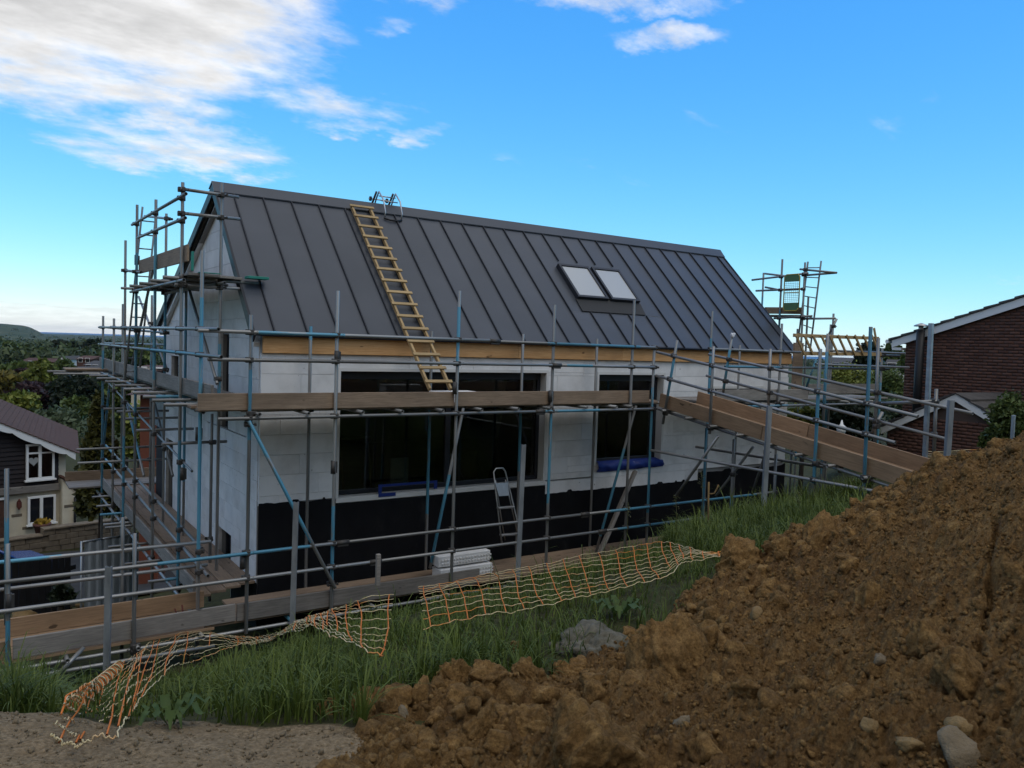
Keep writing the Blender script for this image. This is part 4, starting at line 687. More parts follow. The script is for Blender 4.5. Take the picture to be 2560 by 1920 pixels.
# roof windows
for k, (x0, x1) in enumerate(SK):
    b = MB(); w = .055
    for (xa, xb, ta, tb) in ((x0, x0+w, T0, T1), (x1-w, x1, T0, T1), (x0+w, x1-w, T0, T0+w/RW/1.0*.72), (x0+w, x1-w, T1-w/RW*.72, T1)):
        V = [slope(x_, t_, l_) for l_ in (.0, .095) for x_, t_ in ((xa, ta), (xb, ta), (xb, tb), (xa, tb))]; b.add(V, [(3, 2, 1, 0), (4, 5, 6, 7), (0, 1, 5, 4), (1, 2, 6, 5), (2, 3, 7, 6), (3, 0, 4, 7)])
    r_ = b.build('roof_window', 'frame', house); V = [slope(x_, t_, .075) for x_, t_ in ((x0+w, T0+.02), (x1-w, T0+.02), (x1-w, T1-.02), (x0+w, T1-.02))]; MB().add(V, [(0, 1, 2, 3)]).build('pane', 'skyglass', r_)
b = MB(); V = [slope(x_, t_, l_) for x_, t_, l_ in ((6.47, T0, .03), (8.17, T0, .03), (8.12, .622/RW, .022), (6.46, .622/RW, .022), (6.47, T0, .012), (8.17, T0, .012), (8.12, .622/RW, .008), (6.46, .622/RW, .008))]; b.add(V, [(0, 1, 2, 3), (0, 4, 5, 1), (3, 2, 6, 7), (0, 3, 7, 4), (1, 5, 6, 2)]); b.build('flashing', 'flash', house)
b = MB(); V = [slope(x_, t_, .02) for x_, t_ in ((7.29, T0), (7.37, T0), (7.37, T1), (7.29, T1))]; b.add(V, [(0, 1, 2, 3)]); b.build('flashing', 'flash', house)
# things on the roof
lad = thing('roof_ladder', 'timber ladder lying on the metal roof down to the scaffold deck', 'ladder', (2.5, -.85, -.85))
P0 = lambda x, t: slope(x, t, .055)
for x in (2.37, 2.73): board(lad, 'stile', P0(x, -.342), P0(x, .955), .062, .038, 'ladderwood', tuple(nrm))
for i in range(16):
    t = -.305+i*.0833; q = P0(2.55, t)+nrm*.045; Mx, ln = frame(q-np.array([.235, 0, 0]), q+np.array([.235, 0, 0]), tuple(nrm)); MB().cbox((0, -.028, -.012), (ln, .028, .012), .003).build('rung', 'ladderwood', lad, Mx)
hk = thing('ridge_hook', 'metal roof ladder hook with small wheels over the ridge', 'ladder hook', (3.1, RW, RH))
for x in (2.98, 3.32):
    b = MB(); b.tube([slope(x, .90, .02), slope(x+.02, .93, .10), slope(x, .985, .22), np.array([x, RW+.02, RH+.30]), np.array([x, RW+.12, RH+.20]), np.array([x, RW+.25, RH+.02])], .014, 6); b.build('hook_arm', 'alu', hk)
    b = MB(); b.tube([np.array([x-.05, RW+.02, RH+.29]), np.array([x-.05, RW+.30, RH+.0])], .022, 6); b.build('brace', 'coupler', hk)
    b = MB(); b.tube([np.array([x-.06, RW+.30, RH+.20]), np.array([x-.03, RW+.30, RH+.20])], .045, 12); b.build('wheel', 'black', hk)
for q0, q1 in (((2.9, RW+.30, RH+.20), (3.36, RW+.30, RH+.20)), ((2.98, RW+.02, RH+.22), (3.32, RW+.02, RH+.22)), ((2.98, RW-.08, RH+.12), (3.32, RW-.08, RH+.12))): MB().tube([q0, q1], .012, 6).build('cross_bar', 'alu', hk)
b = MB(); b.tube([slope(2.97, .90, .02), slope(3.08, .885, .03), slope(3.2, .885, .03), slope(3.33, .90, .02)], .018, 6); b.build('roof_bar', 'black', hk)
# inside, seen dimly through the glass
q = thing('trestle', 'folding trestle seen dimly inside the big window', 'trestle', (2.0, 1.2, -2.6))
board(q, 'top', (1.75, 1.2, -1.75), (2.35, 1.2, -1.75), .06, .06, 'newboard')
for x in (1.8, 2.3):
    for y in (1.0, 1.4): board(q, 'leg', (x, 1.2, -1.77), (x, y, -2.6), .04, .03, 'newboard', (1, 0, 0))
tag(MB().cbox((2.65, 1.0, -2.6), (3.0, 1.04, -2.1), .004).build('white_panel', 'white'), 'white sheet of board leaning inside the big window', 'panel')
tag(MB().cbox((3.9, 1.3, -2.6), (4.6, 1.7, -2.1), .01).build('cardboard_box', 'newboard'), 'brown box on the floor inside the right half of the big window', 'box')
# ------------------------------------------------------------------ scaffold along the front
YF, YI, XO, XI = -1.15, -.12, -.85, -.12
sc = thing('scaffold', 'tube scaffold with timber platform along the front of the new house', 'scaffold', (3, -1.15, -3.9))
def post(root, px, py, axis, v, zb, blue=(2, 3), name='standard'):
    q = aX(px, py, v) if axis == 'x' else aY(px, py, v); b0, b1 = blue
    return pole(root, name, (q[0], q[1], zb), q, (b0, b1)) and q
def gnd(x, y): return float(gz(np.array([x]), np.array([y]))[0])
for px, py, bl in ((628, 787, (.62, .84)), (845, 727, (.12, .36)), (1149, 727, (.77, .96)), (1387, 762, (.3, .62)), (1586, 750, (2, 3)), (1636, 863, (.25, .82)), (1781, 778, (.55, .9)), (1955, 809, (2, 3)), (2206, 872, (.2, .75))):
    q = aY(px, py, YF); pole(sc, 'standard', (q[0], YF, max(-3.95, gnd(q[0], YF)-.1)), (q[0], YF, q[2]), bl)
for px, py, bl in ((777, 816, (.96, 1.1)), (1080, 828, (.25, .7)), (1308, 835, (.4, .75)), (1493, 847, (2, 3)), (1850, 863, (2, 3)), (2077, 811, (.4, .7))):
    q = aY(px, py, YI); pole(sc, 'standard', (q[0], YI, -3.8), (q[0], YI, q[2]), bl)
YR = YF-.052
pole(sc, 'guard_rail', (-1.05, YR, -.02), (3.3, YR, -.02), (.18, .45)); pole(sc, 'guard_rail', (3.31, YR, -.03), (6.68, YR, -.04), (.3, .9)); pole(sc, 'guard_rail', (-.93, YR, -.375), (4.5, YR, -.38)); pole(sc, 'guard_rail', (4.51, YR, -.38), (6.68, YR, -.39), (.1, .35))
pole(sc, 'ledger', (-.8, YR, -1.125), (4.2, YR, -1.125)); pole(sc, 'ledger', (4.21, YR, -1.125), (6.72, YR, -1.13), (.0, .5)); pole(sc, 'ledger', (-.2, YI+.05, -1.125), (11.8, YI+.05, -1.125))
pole(sc, 'guard_rail', (8.05, YR, -.03), (14.4, YR, -.04)); pole(sc, 'guard_rail', (8.5, YR, -.355), (14.0, YR, -.35), (.0, .3)); pole(sc, 'guard_rail', (11.6, YR-.06, .02), (14.5, YR-.06, .02)); pole(sc, 'guard_rail', (11.2, YR-.06, -.27), (14.7, YR-.06, -.3)); pole(sc, 'ledger', (8.0, YR, -1.125), (14.2, YR, -1.125), (.2, .4))
for (xa, xb, bl) in ((-3.35, .9, (.45, .9)), (.91, 5.2, (2, 3)), (5.21, 10.1, (.12, .9))): pole(sc, 'guard_rail', (xa, YR, -2.88), (xb, YR, -2.88), bl)
for (xa, xb, bl) in ((-3.35, 1.4, (2, 3)), (1.41, 5.6, (2, 3)), (5.61, 9.2, (.1, .5))): pole(sc, 'guard_rail', (xa, YR, -3.21), (xb, YR, -3.21), bl)
pole(sc, 'guard_rail', (-3.35, -.2, -2.90), (-.62, -.2, -2.92), (.0, .35)); pole(sc, 'guard_rail', (-3.35, -.2, -3.24), (-.66, -.2, -3.24)); pole(sc, 'ledger', (-3.3, YR, -4.0), (-.8, YR, -4.02))
for x in (-.3, .35, 1.12, 1.72, 2.38, 3.05, 3.72, 4.35, 5.1, 5.75, 6.1, 8.5, 9.3, 10.2, 11, 12.4, 13.3): pole(sc, 'transom', (x, YF-.14, -1.07), (x, -.03, -1.07), rblue(.15))
pole(sc, 'brace', aY(622, 1052, YF-.06), aY(838, 1470, YF-.06), (.0, .72)); pole(sc, 'brace', aY(1158, 1020, YF+.06), aY(1075, 1420, YF+.5), (.42, .97)); pole(sc, 'brace', aY(1590, 1014, YF+.06), aY(1490, 1380, YF+.5), (.3, .9))
def run(root, x0, x1, n, mk): 
    xs = np.linspace(x0, x1, n+1)
    for i in range(n): mk(xs[i]+.004, xs[i+1]-.004)
for (xa, xb) in ((-1.02, 2.66), (2.72, 6.66)): board(sc, 'toe_board', (xa, YF+.05, -.915), (xb, YF+.05, -.915), .215, .036, 'board')
for k in range(4): run(sc, -1.0, 6.9, 2, lambda a, b_: board(sc, 'platform_board', (a+.2*(k % 2), -.985+k*.235, -1.02), (b_+.2*(k % 2), -.985+k*.235, -1.02), .038, .222, 'board'))
for k in range(4): run(sc, 7.9, 14.2, 2, lambda a, b_: board(sc, 'platform_board', (a, -.985+k*.235, -1.02), (b_, -.985+k*.235, -1.02), .038, .222, 'greyboard'))
board(sc, 'toe_board', (8.4, YF+.05, -.91), (11.2, YF+.05, -.91), .215, .036, 'greyboard'); board(sc, 'toe_board', (11.25, YF+.07, -.80), (13.9, YF+.07, -.80), .215, .036, 'greyboard')
_sl = MB(); _sl.tube([(0, 0, -.09), (0, 0, .09)], .034, 10); _sl.cbox((.02, -.02, -.08), (.055, .02, .08), .006); SLM = _sl.mesh('sleeve', 'coupler')
def sleeve(root, p, axis='z'): 
    m_ = Matrix.Translation(Vector([float(a) for a in p])) @ (Matrix.Rotation(math.pi/2, 4, 'Y') if axis == 'x' else Matrix.Rotation(math.pi/2, 4, 'X') if axis == 'y' else Matrix()); link('sleeve', SLM, root, m_)
for p, a in (((3.3, YR, -.025), 'x'), ((4.5, YR, -.38), 'x'), ((4.2, YR, -1.125), 'x'), ((.9, YR, -2.88), 'x'), ((5.2, YR, -2.88), 'x'), ((1.4, YR, -3.21), 'x'), ((5.6, YR, -3.21), 'x')): sleeve(sc, p, a)
for px, py in ((842, 893), (833, 1168), (1137, 970), (1376, 990)): sleeve(sc, aY(px, py, YF))
# low walkway round the foot of the wall
wk = thing('walkway', 'low timber walkway on tubes running along the foot of the front wall', 'walkway', (0, -.6, -4.0))
for k in range(4):
    run(wk, -.9, 9.2, 3, lambda a, b_: board(wk, 'walkway_board', (a+.15*k, -.98+k*.24+random.uniform(-.006, .006), -3.80+random.uniform(-.006, .006)), (b_+.15*k-.01, -.98+k*.24, -3.80), .038, .222, 'board'))
    board(wk, 'walkway_board', (-3.4, -1.0+k*.24, -3.83), (-.78, -1.0+k*.24, -3.83), .038, .222, 'newboard')
board(wk, 'toe_board', (-2.98, YF+.045, -3.685), (-.52, YF+.045, -3.66), .225, .038, 'greyboard'); board(wk, 'toe_board', (-3.6, YF+.07, -3.72), (-3.02, YF+.07, -3.70), .225, .038, 'newboard'); board(wk, 'toe_board', (-.5, YF+.045, -3.67), (3.2, YF+.045, -3.68), .225, .038, 'greyboard'); board(wk, 'toe_board', (-3.5, -.28, -3.70), (-.72, -.28, -3.685), .225, .038, 'newboard')
for px, py, pl, zb, bl in ((20, 1360, YF-.0, -4.7, (.0, .62)), (337, 1334, YF, -4.3, (2, 3)), (307, 1294, -.2, -4.7, (2, 3))): q = aY(px, py, pl); pole(wk, 'standard', (q[0], pl, zb), (q[0], pl, q[2]), bl)
q = aY(17, 1172, YF+.055); pole(wk, 'standard', (q[0], YF+.055, -3.4), (q[0], YF+.055, q[2]), (.3, .7))
for x in (-3.2, -2.45, -1.7, -.95, .2, 1.4, 2.6, 3.8, 5.0): pole(wk, 'transom', (x, YF-.12, -3.87), (x, -.02, -3.87), rblue(.2))
pole(wk, 'ledger', (-3.3, YF+.06, -3.93), (6.5, YF+.06, -3.93)); pole(wk, 'ledger', (-3.3, -.25, -3.93), (-.3, -.25, -3.93)); pole(wk, 'brace', aY(210, 1618, -1.2), aY(128, 1705, -1.25))
for q in ((-3.02, YF, -3.12), (-.45, YF, -3.0)): sleeve(wk, q)
# ------------------------------------------------------------------ scaffold and tower at the left gable
gs = thing('scaffold', 'tall tube scaffold with raised tower platform at the left gable', 'scaffold', (XO, 3, -5))
for px, py, bl, zb in ((506, 626, (.28, .9), -4.6), (457, 456, (.2, .5), -5.2), (390, 499, (.62, .93), -5.4), (343, 512, (.5, .9), -5.6), (314, 601, (.2, .5), -5.8), (285, 796, (2, 3), -6.4), (258, 790, (.4, .9), -6.8)):
    q = aX(px, py, XO); pole(gs, 'standard', (XO, q[1], zb), (XO, q[1], q[2]), bl)
for px, py, xx, bl, zb in ((555, 458, -.31, (.45, .6), -3.6), (466, 690, -.2, (.3, .9), -4.2), (416, 534, -.34, (.5, .9), -4.8), (380, 738, -.25, (.6, .9), -4.6), (530, 1035, -.22, (2, 3), -4.3), (307, 760, -.3, (2, 3), -6)):
    q = aX(px, py, xx); pole(gs, 'standard', (xx, q[1], zb), (xx, q[1], q[2]), bl)
XR_ = XO-.052
pole(gs, 'guard_rail', (XR_, -1.6, .0), (XR_, 3.6, .02)); pole(gs, 'guard_rail', (XR_, 3.61, .02), (XR_, 9.2, .03)); pole(gs, 'guard_rail', (XR_, -1.75, -.33), (XR_, 9.2, -.36), (.1, .45)); pole(gs, 'ledger', (XR_, -.9, -1.06), (XR_, 9.4, -1.0)); pole(gs, 'ledger', (-.2, .0, -1.06), (-.2, 9.4, -1.0))
pole(gs, 'guard_rail', aX(258, 818, -.6), aX(415, 832, -.3)); pole(gs, 'guard_rail', aX(255, 858, -.6), aX(412, 862, -.3))
q0, q1 = aX(330, 562, XR_), aX(455, 490, XR_); pole(gs, 'guard_rail', q0, q1+(q1-q0)*.06); q0, q1 = aX(345, 594, XR_), aX(455, 548, XR_); pole(gs, 'guard_rail', q0, q1+(q1-q0)*.06)
yt = float(aX(457, 456, XO)[1])-.05
pole(gs, 'guard_rail', aY(451, 472, yt), aY(597, 493, yt)); pole(gs, 'guard_rail', aY(455, 533, yt), aY(600, 548, yt)); pole(gs, 'guard_rail', aX(362, 540, -.3), aX(430, 548, -.25))
board(gs, 'toe_board', aX(349, 668, XO+.05), aX(470, 632, XO+.05), .24, .036, 'board')
zt_ = float(aX(455, 690, XO)[2])-.03; y5 = float(aX(343, 512, XO)[1])
for k in range(4): board(gs, 'platform_board', (-.72+k*.235-(.1 if k > 2 else 0), yt-.3+.1*k, zt_+.05), (-.72+k*.235-(.1 if k > 2 else 0), y5+.3, zt_+.05), .038, .222, 'greyboard')
board(gs, 'board_band', (.05, yt-.02, zt_+.075), (.36, yt-.02, zt_+.075), .04, .2, 'green'); board(gs, 'board_band', (-.70, yt-.30, zt_+.075), (-.40, yt-.30, zt_+.075), .012, .08, 'green'); MB().cbox((-.80, yt-.32, zt_+.09), (-.765, yt-.285, zt_+.36)).build('board_band', 'green', gs)
for k in range(5): y_ = yt+k*(y5-yt)/4; pole(gs, 'transom', (XO-.25, y_+.06, zt_), (.3 if k == 0 else .05, y_+.06, zt_))
pole(gs, 'ledger', (XR_, yt-.35, zt_-.05), (XR_, y5+.3, zt_-.05)); pole(gs, 'ledger', (-.35, yt-.35, zt_-.05), (-.35, y5+.2, zt_-.05)); pole(gs, 'transom', (XO-.1, yt+.02, zt_-.1), (.42, yt+.02, zt_-.1)); pole(gs, 'transom', aX(310, 676, XO), aX(345, 683, XO-.0)+np.array([0, -.3, 0]))
pole(gs, 'brace', aX(384, 668, XO+.06), aX(324, 940, XO+.06)); pole(gs, 'brace', aX(347, 742, -.3), aX(419, 928, -.3)); pole(gs, 'brace', aX(463, 690, -.36), aX(543, 960, -.36)); pole(gs, 'brace', aX(260, 945, XO+.05), aX(480, 1178, XO+.05), (2, 3), .018); pole(gs, 'brace', aX(387, 1010, -.3), aX(432, 1190, -.3)); pole(gs, 'brace', aX(318, 1010, XO+.3), aX(360, 1190, XO+.3), (.3, .8)); pole(gs, 'brace', aX(275, 950, XO+.1), aX(252, 1180, XO+.1), (.1, .9))
def yat(px, xx=XO): return float(aX(px, 960, xx)[1])
for i, y_ in enumerate(np.linspace(-.55, 9.2, 12)): board(gs, 'toe_board', (XO+.05, y_, -.80), (XO+.05, y_+.88, -.795), .215, .036, 'greyboard') if i % 3 == 99 else None
board(gs, 'toe_board', (XO+.05, -.92, -.82), (XO+.05, 2.9, -.815), .215, .036, 'greyboard'); board(gs, 'toe_board', (XO+.05, 2.93, -.815), (XO+.05, 6.8, -.80), .215, .036, 'greyboard'); board(gs, 'toe_board', (XO+.05, 6.83, -.80), (XO+.05, 9.8, -.79), .215, .036, 'greyboard')
for k in range(3): run(gs, -.9, 9.8, 3, lambda a, b_: board(gs, 'platform_board', (XO+.2+k*.232, a, -.955), (XO+.2+k*.232, b_, -.945), .222, .038, 'greyboard', (1, 0, 0)))
for k in range(3): board(gs, 'platform_board', (-1.6+k*0, 9.0+k*.235, -.94), (.3, 9.0+k*.235, -.94), .038, .222, 'board')
for y_ in (-.3, .5, 1.2, 2.1, 3.0, 4.0, 5.2, 6.4, 7.6, 8.9): pole(gs, 'transom', (XO-.42, y_, -1.01), (.0, y_, -1.01), rblue(.2))
pole(gs, 'transom', (-1.95, 9.0, -.99), (.3, 9.0, -.99)); pole(gs, 'transom', (-1.85, 8.75, -1.03), (.3, 8.75, -1.03), (.45, .6))
for (a, b_, xx) in (((258, 1022), (412, 1022), XO), ((292, 1029), (410, 1029), XO), ((313, 1047), (440, 1046), XO), ((340, 1076), (483, 1072), XO), ((404, 1110), (555, 1107), XO)):
    q = aX(*a, xx-.1); pole(gs, 'transom', q, (0.02, q[1], q[2]), rblue(.2))
for (a, b_, xx) in (((191, 1124), (400, 1110), XO-.6), ((194, 1158), (400, 1146), XO-.6)): q = aX(a[0], a[1], -1.6); pole(gs, 'transom', q, (.3, q[1], q[2]))
# low platform of the gable scaffold
pole(gs, 'guard_rail', aX(264, 1113, -.78), aX(505, 1372, -.78), (.0, .16)); pole(gs, 'guard_rail', aX(264, 1148, -.78), aX(520, 1440, -.78), (.0, .12))
ZL = -3.70
for k in range(4): run(gs, -.1, 9.3, 3, lambda a, b_: board(gs, 'platform_board', (XO+.16+k*.232, a+.1*k, ZL+random.uniform(-.006, .006)), (XO+.16+k*.232, b_+.1*k-.01, ZL), .222, .038, 'board', (1, 0, 0)))
for k in range(4): board(gs, 'platform_board', (-1.5, 9.2+k*.236, ZL+.03), (.6, 9.2+k*.236, ZL+.03), .038, .222, 'greyboard')
for a, b_ in ((-.15, 3.0), (3.03, 6.3), (6.33, 9.3)): board(gs, 'toe_board', (XO+.03, a, ZL+.135), (XO+.03, b_, ZL+.135), .225, .036, 'greyboard')
board(gs, 'toe_board', (-1.5, 10.1, ZL+.15), (.6, 10.1, ZL+.15), .225, .036, 'board')
for px, py, bl in ((230, 1243, (2, 3)), (241, 1266, (2, 3)), (250, 1287, (.0, 1)), (258, 1312, (2, 3)), (262, 1320, (2, 3)), (270, 1368, (2, 3)), (283, 1382, (2, 3)), (300, 1412, (2, 3)), (370, 1455, (.2, .9))):
    q = aZ(px, py, ZL-.07); q = q if q[1] < 9.5 else np.array([q[0], 9.5, q[2]]); pole(gs, 'transom', q, (.0, q[1], q[2]), bl)
pole(gs, 'ledger', (XO-.05, -.6, ZL-.12), (XO-.05, 9.4, ZL-.12)); pole(gs, 'guard_rail', aX(515, 1346, -.4), aX(530, 1350, .0))
for px, py in ((495, 1085), (456, 1185), (341, 650)): sleeve(gs, aX(px, py, XO))
al = thing('access_ladder', 'metal access ladder beside the tower of the left gable scaffold', 'ladder', (-.8, 4.6, -.9))
for xa, xb in ((-.86, -.98), (-.62, -.74)): pole(al, 'stile', (xb, y5+.35, -.95), (xa+.12, y5+.12, 2.25), (2, 3), .018)
for k in range(12): t = k/12; pole(al, 'rung', (-.98+.24*t, y5+.35-.23*t, -.8+3.05*t), (-.74+.24*t, y5+.35-.23*t, -.8+3.05*t), (2, 3), .012)
# ------------------------------------------------------------------ ramp
rp = thing('access_ramp', 'sloping timber ramp with tube handrails from the ground up to the platform', 'ramp', (7.2, -5.9, -2))
XA, XB = 6.72, 7.72
RL0, RL1 = np.array([XA, -1.3, -.98]), np.array([XA, -6.05, -1.70]); RD = RL1-RL0
def rl(x, t, dz=0): q = RL0+RD*t; return (x, q[1], q[2]+dz)
for a, b_ in ((0, .47), (.473, 1)): board(rp, 'side_board', rl(XA+.03, a, .02), rl(XA+.03, b_, .02), .235, .04, 'newboard'); 
for a, b_ in ((0, .5), (.503, .96)): board(rp, 'side_board', rl(XB-.03, a, .05), rl(XB-.03, b_, .05), .235, .04, 'newboard')
for k in range(4): board(rp, 'ramp_board', rl(XA+.17+k*.225, 0, -.07), rl(XA+.17+k*.225, 1.0, -.07), .04, .218, 'newboard', (0, 0, 1))
for x in (XA+.06, XB-.08): pole(rp, 'ledger', rl(x, -.02, -.16), rl(x, 1.02, -.16))
for k in range(9): q = rl(XA, .05+k*.115, -.115); pole(rp, 'transom', (XA-.16, q[1], q[2]), (XB+.12, q[1], q[2]))
def rpost(px0, py0, px1, py1, xx, bl): pole(rp, 'standard', aX(px1, py1, xx), aX(px0, py0, xx), bl)
rpost(1693, 851, 1657, 1060, XA-.05, (.35, .8)); rpost(1784, 866, 1774, 1085, XA-.05, (2, 3)); rpost(2051, 872, 2028, 1345, XA-.05, (.3, .8)); rpost(2177, 817, 2158, 1260, XA-.05, (.0, 1)); rpost(1831, 835, 1807, 985, XB+.05, (.1, .75)); rpost(1926, 872, 1920, 1050, XB+.05, (2, 3)); rpost(2196, 845, 2186, 1130, XB+.05, (2, 3)); rpost(2341, 972, 2334, 1150, XB+.2, (2, 3)); rpost(2070, 834, 2058, 1050, XB+.7, (.2, .8))
def rrail(a, b_, xx, nm='guard_rail', bl=(2, 3)): pole(rp, nm, aX(*a, xx), aX(*b_, xx), bl)
rrail((1642, 880), (2295, 1041), XA-.1); rrail((1640, 939), (2238, 1107), XA-.1); rrail((1772, 886), (2432, 1034), XB+.1); rrail((1766, 939), (2370, 1099), XB+.1); rrail((1628, 1126), (2268, 1243), XA-.1, 'ledger'); rrail((1740, 1117), (2060, 1168), XB+.05, 'ledger')
q = aX(2200, 1009, XB+.16); pole(rp, 'guard_rail', q, aX(2344, 1003, XB+.16)); rrail((1796, 1090), (1690, 1240), XA, 'brace'); rrail((1883, 1117), (1790, 1240), XB-.1, 'brace'); rrail((1915, 1130), (1880, 1235), XB-.1, 'brace'); rrail((2206, 1030), (2176, 1090), XB+.05, 'brace')
for px, py in ((1766, 1070), (1835, 1098), (1915, 1130), (1940, 1135)): q = aX(px, py, XB-.1); pole(rp, 'standard', (q[0], q[1], gnd(q[0], q[1])-.2), q, rblue(.3))
tag(MB().cbox((7.2, -4.3, -1.545), (7.42, -3.85, -1.44), .01).build('kerb_block', 'concrete', None, Matrix.Translation((0, 0, .0))), 'grey concrete block lying on the ramp boards', 'block')
tp = thing('square_post', 'tall grey square post rising behind the end of the ramp', 'post', aX(2312, 1128, XB+.3)); board(tp, 'shaft', aX(2312, 1150, XB+.3), aX(2328, 808, XB+.3), .058, .058, 'galv', (0, 1, 0))
q = aX(2534, 1038, 8.2); tag(MB().cbox((q[0]-.02, q[1]-.02, -1.6), (q[0]+.02, q[1]+.02, q[2]), .004).build('thin_post', 'galv'), 'thin pale post before the bush at the right edge', 'post')
q = aX(1831, 838, XB+.05); V, F = lump(3, 901, .9, 1.25); tag(npmesh('plastic_wrap', V*.055+q+np.array([0, 0, .0]), F, 'plastic', None, False), 'crumpled white plastic wrapped over a leaning blue ramp post', 'plastic wrap')
# ------------------------------------------------------------------ tower at the far gable
TX = 12.75
tw = thing('scaffold', 'scaffold tower with mesh gate beyond the right end of the roof', 'scaffold', (TX, .5, -3))
for px, py, xx, bl in ((1909, 682, TX+.9, (.3, .9)), (1956, 648, TX, (.3, .8)), (2013, 656, TX, (.2, .4)), (2021, 742, TX+.5, (2, 3)), (2084, 784, TX+.2, (2, 3)), (1994, 822, TX+.8, (2, 3)), (2070, 834, TX+.3, (.2, .9))): q = aX(px, py, xx); pole(tw, 'standard', (q[0], q[1], -3.6), q, bl)
for a, b_, xx in (((1880, 700), (2020, 683), TX-.05), ((1890, 727), (2012, 722), TX-.05), ((1912, 684), (1962, 690), TX+.4), ((1913, 718), (1955, 726), TX+.4), ((2000, 673), (2092, 682), TX+.05), ((2005, 689), (2090, 682), TX+.1), ((1935, 796), (2030, 790), TX-.05), ((2005, 797), (2088, 796), TX+.05), ((1920, 790), (2010, 795), TX+.5)): pole(tw, 'guard_rail' if a[1] < 760 else 'ledger', aX(*a, xx), aX(*b_, xx))
pole(tw, 'brace', aX(2092, 797, TX+.2), aX(2060, 860, TX+.2)); pole(tw, 'brace', aX(2040, 900, TX+.3), aX(2015, 970, TX+.3), (0, 1))
q0, q1 = aX(1912, 776, TX+.05), aX(2004, 777, TX+.05); board(tw, 'toe_board', q0, q1, .16, .036, 'board')
for k in range(3): board(tw, 'platform_board', aX(1920, 789, TX+.15+k*.23), aX(2008, 790, TX+.15+k*.23), .038, .222, 'greyboard')
gt = thing('scaffold_gate', 'yellow framed mesh gate with green panels on the far scaffold tower', 'gate', aX(1980, 777, TX-.12))
GX = TX-.12; gq = lambda px, py: aX(px, py, GX)
y0, y1 = float(gq(2000, 690)[1]), float(gq(1962, 690)[1]); z1, z0 = float(gq(1980, 686)[2]), float(gq(1980, 777)[2])
b = MB(); b.tube([(GX, y0, z0+.06), (GX, y0+.05, z0), (GX, y1-.05, z0), (GX, y1, z0+.06), (GX, y1, z1-.06), (GX, y1-.05, z1), (GX, y0+.05, z1), (GX, y0, z1-.06), (GX, y0, z0+.06)], .014, 6); b.build('gate_frame', 'yellow', gt)
MB().box((GX-.004, y0+.015, z1-.17), (GX+.004, y1-.015, z1-.01)).build('gate_panel', 'gategreen', gt); MB().box((GX-.004, y0+.015, z0+.01), (GX+.004, y1-.015, z0+.19)).build('gate_panel', 'gategreen', gt); MB().tube([(GX, y0, (z0+z1)/2), (GX, y1, (z0+z1)/2)], .012, 6).build('gate_bar', 'yellow', gt)
for k in range(1, 8): MB().tube([(GX, y0+(y1-y0)*k/8, z0+.19), (GX, y0+(y1-y0)*k/8, z1-.17)], .0035, 4).build('mesh_wire', 'coupler', gt)
for k in range(1, 12): z_ = z0+.19+(z1-z0-.36)*k/12; MB().tube([(GX+.006, y0, z_), (GX+.006, y1, z_)], .0035, 4).build('mesh_wire', 'coupler', gt)
tl = thing('access_ladder', 'thin metal ladder leaning on the far scaffold tower', 'ladder', aX(2010, 870, TX+.2))
A0, A1, B0, B1 = aX(1994, 862, TX+.15), aX(2020, 654, TX+.15), aX(2025, 878, TX+.15), aX(2053, 652, TX+.15)
for a, b_ in ((A0, A1), (B0, B1)): pole(tl, 'stile', a, b_, (2, 3), .02)
for k in range(9): t = .03+k*.112; pole(tl, 'rung', A0+(A1-A0)*t, B0+(B1-B0)*t, (2, 3), .012)
hl = thing('timber_ladder', 'timber ladder hung sideways on the guard rail at the far end', 'ladder', aY(2100, 885, YR-.1))
for (a, b_) in (((1984, 838), (2196, 846)), ((2004, 884), (2202, 886))): board(hl, 'stile', aY(*a, YR-.11), aY(*b_, YR-.11), .07, .04, 'ladderwood')
for k in range(10): px = 1990+k*21.0; board(hl, 'rung', aY(px, 838, YR-.15), aY(px+22, 887, YR-.15), .03, .05, 'ladderwood', (0, 1, 0))
board(hl, 'end_rung', aY(2185, 820, YR-.15), aY(2200, 905, YR-.15), .03, .05, 'ladderwood', (0, 1, 0))
up = aY(1997, 857, -.9); MB_ = MB().cbox((up[0]-.15, -.92, -1.05), (up[0]+.15, -.87, up[2]), .006); tag(MB_.build('upright_plank', 'board'), 'dark brown plank standing on end at the right corner of the house', 'plank')
for r_ in (sc, wk, gs, rp, tw): couplers(r_, 130)
# ------------------------------------------------------------------ loose things on the scaffold
def icf(q, ln, label, rz=0.0):
    r_ = thing('insulation_block', label, 'foam block', q, 'spare wall blocks', rz); Mx = WM[r_.name]; MB().cbox((-ln/2, -.14, 0), (ln/2, .14, .17), .008).build('block_body', 'block', r_, Mx)
    n = int(ln/.055)
    for row in range(2):
        b = MB()
        for i in range(n): x_ = -ln/2+.05+i*.055; b.cbox((x_, -.155, .035+row*.055), (x_+.03, -.1405, .065+row*.055), .004)
        b.build('stud_row', 'block', r_, Mx)['kind'] = 'stuff'
q = aY(1160, 1378, -.75); icf((q[0], -.72, -3.78+.02), .95, 'white foam block lying below another on the walkway'); icf((q[0]-.02, -.68, -3.56), .95, 'white studded foam block lying on top of another on the walkway'); q = aY(1130, 985, -.6); icf((q[0], -.62, -.998), .7, 'white foam block lying on the upper platform behind the toe board')
sl_ = thing('step_ladder', 'small grey folding step ladder standing on the walkway before the plinth', 'step ladder', aY(1260, 1350, -.45))
def SP(px, py, y_): return aY(px, py, y_)
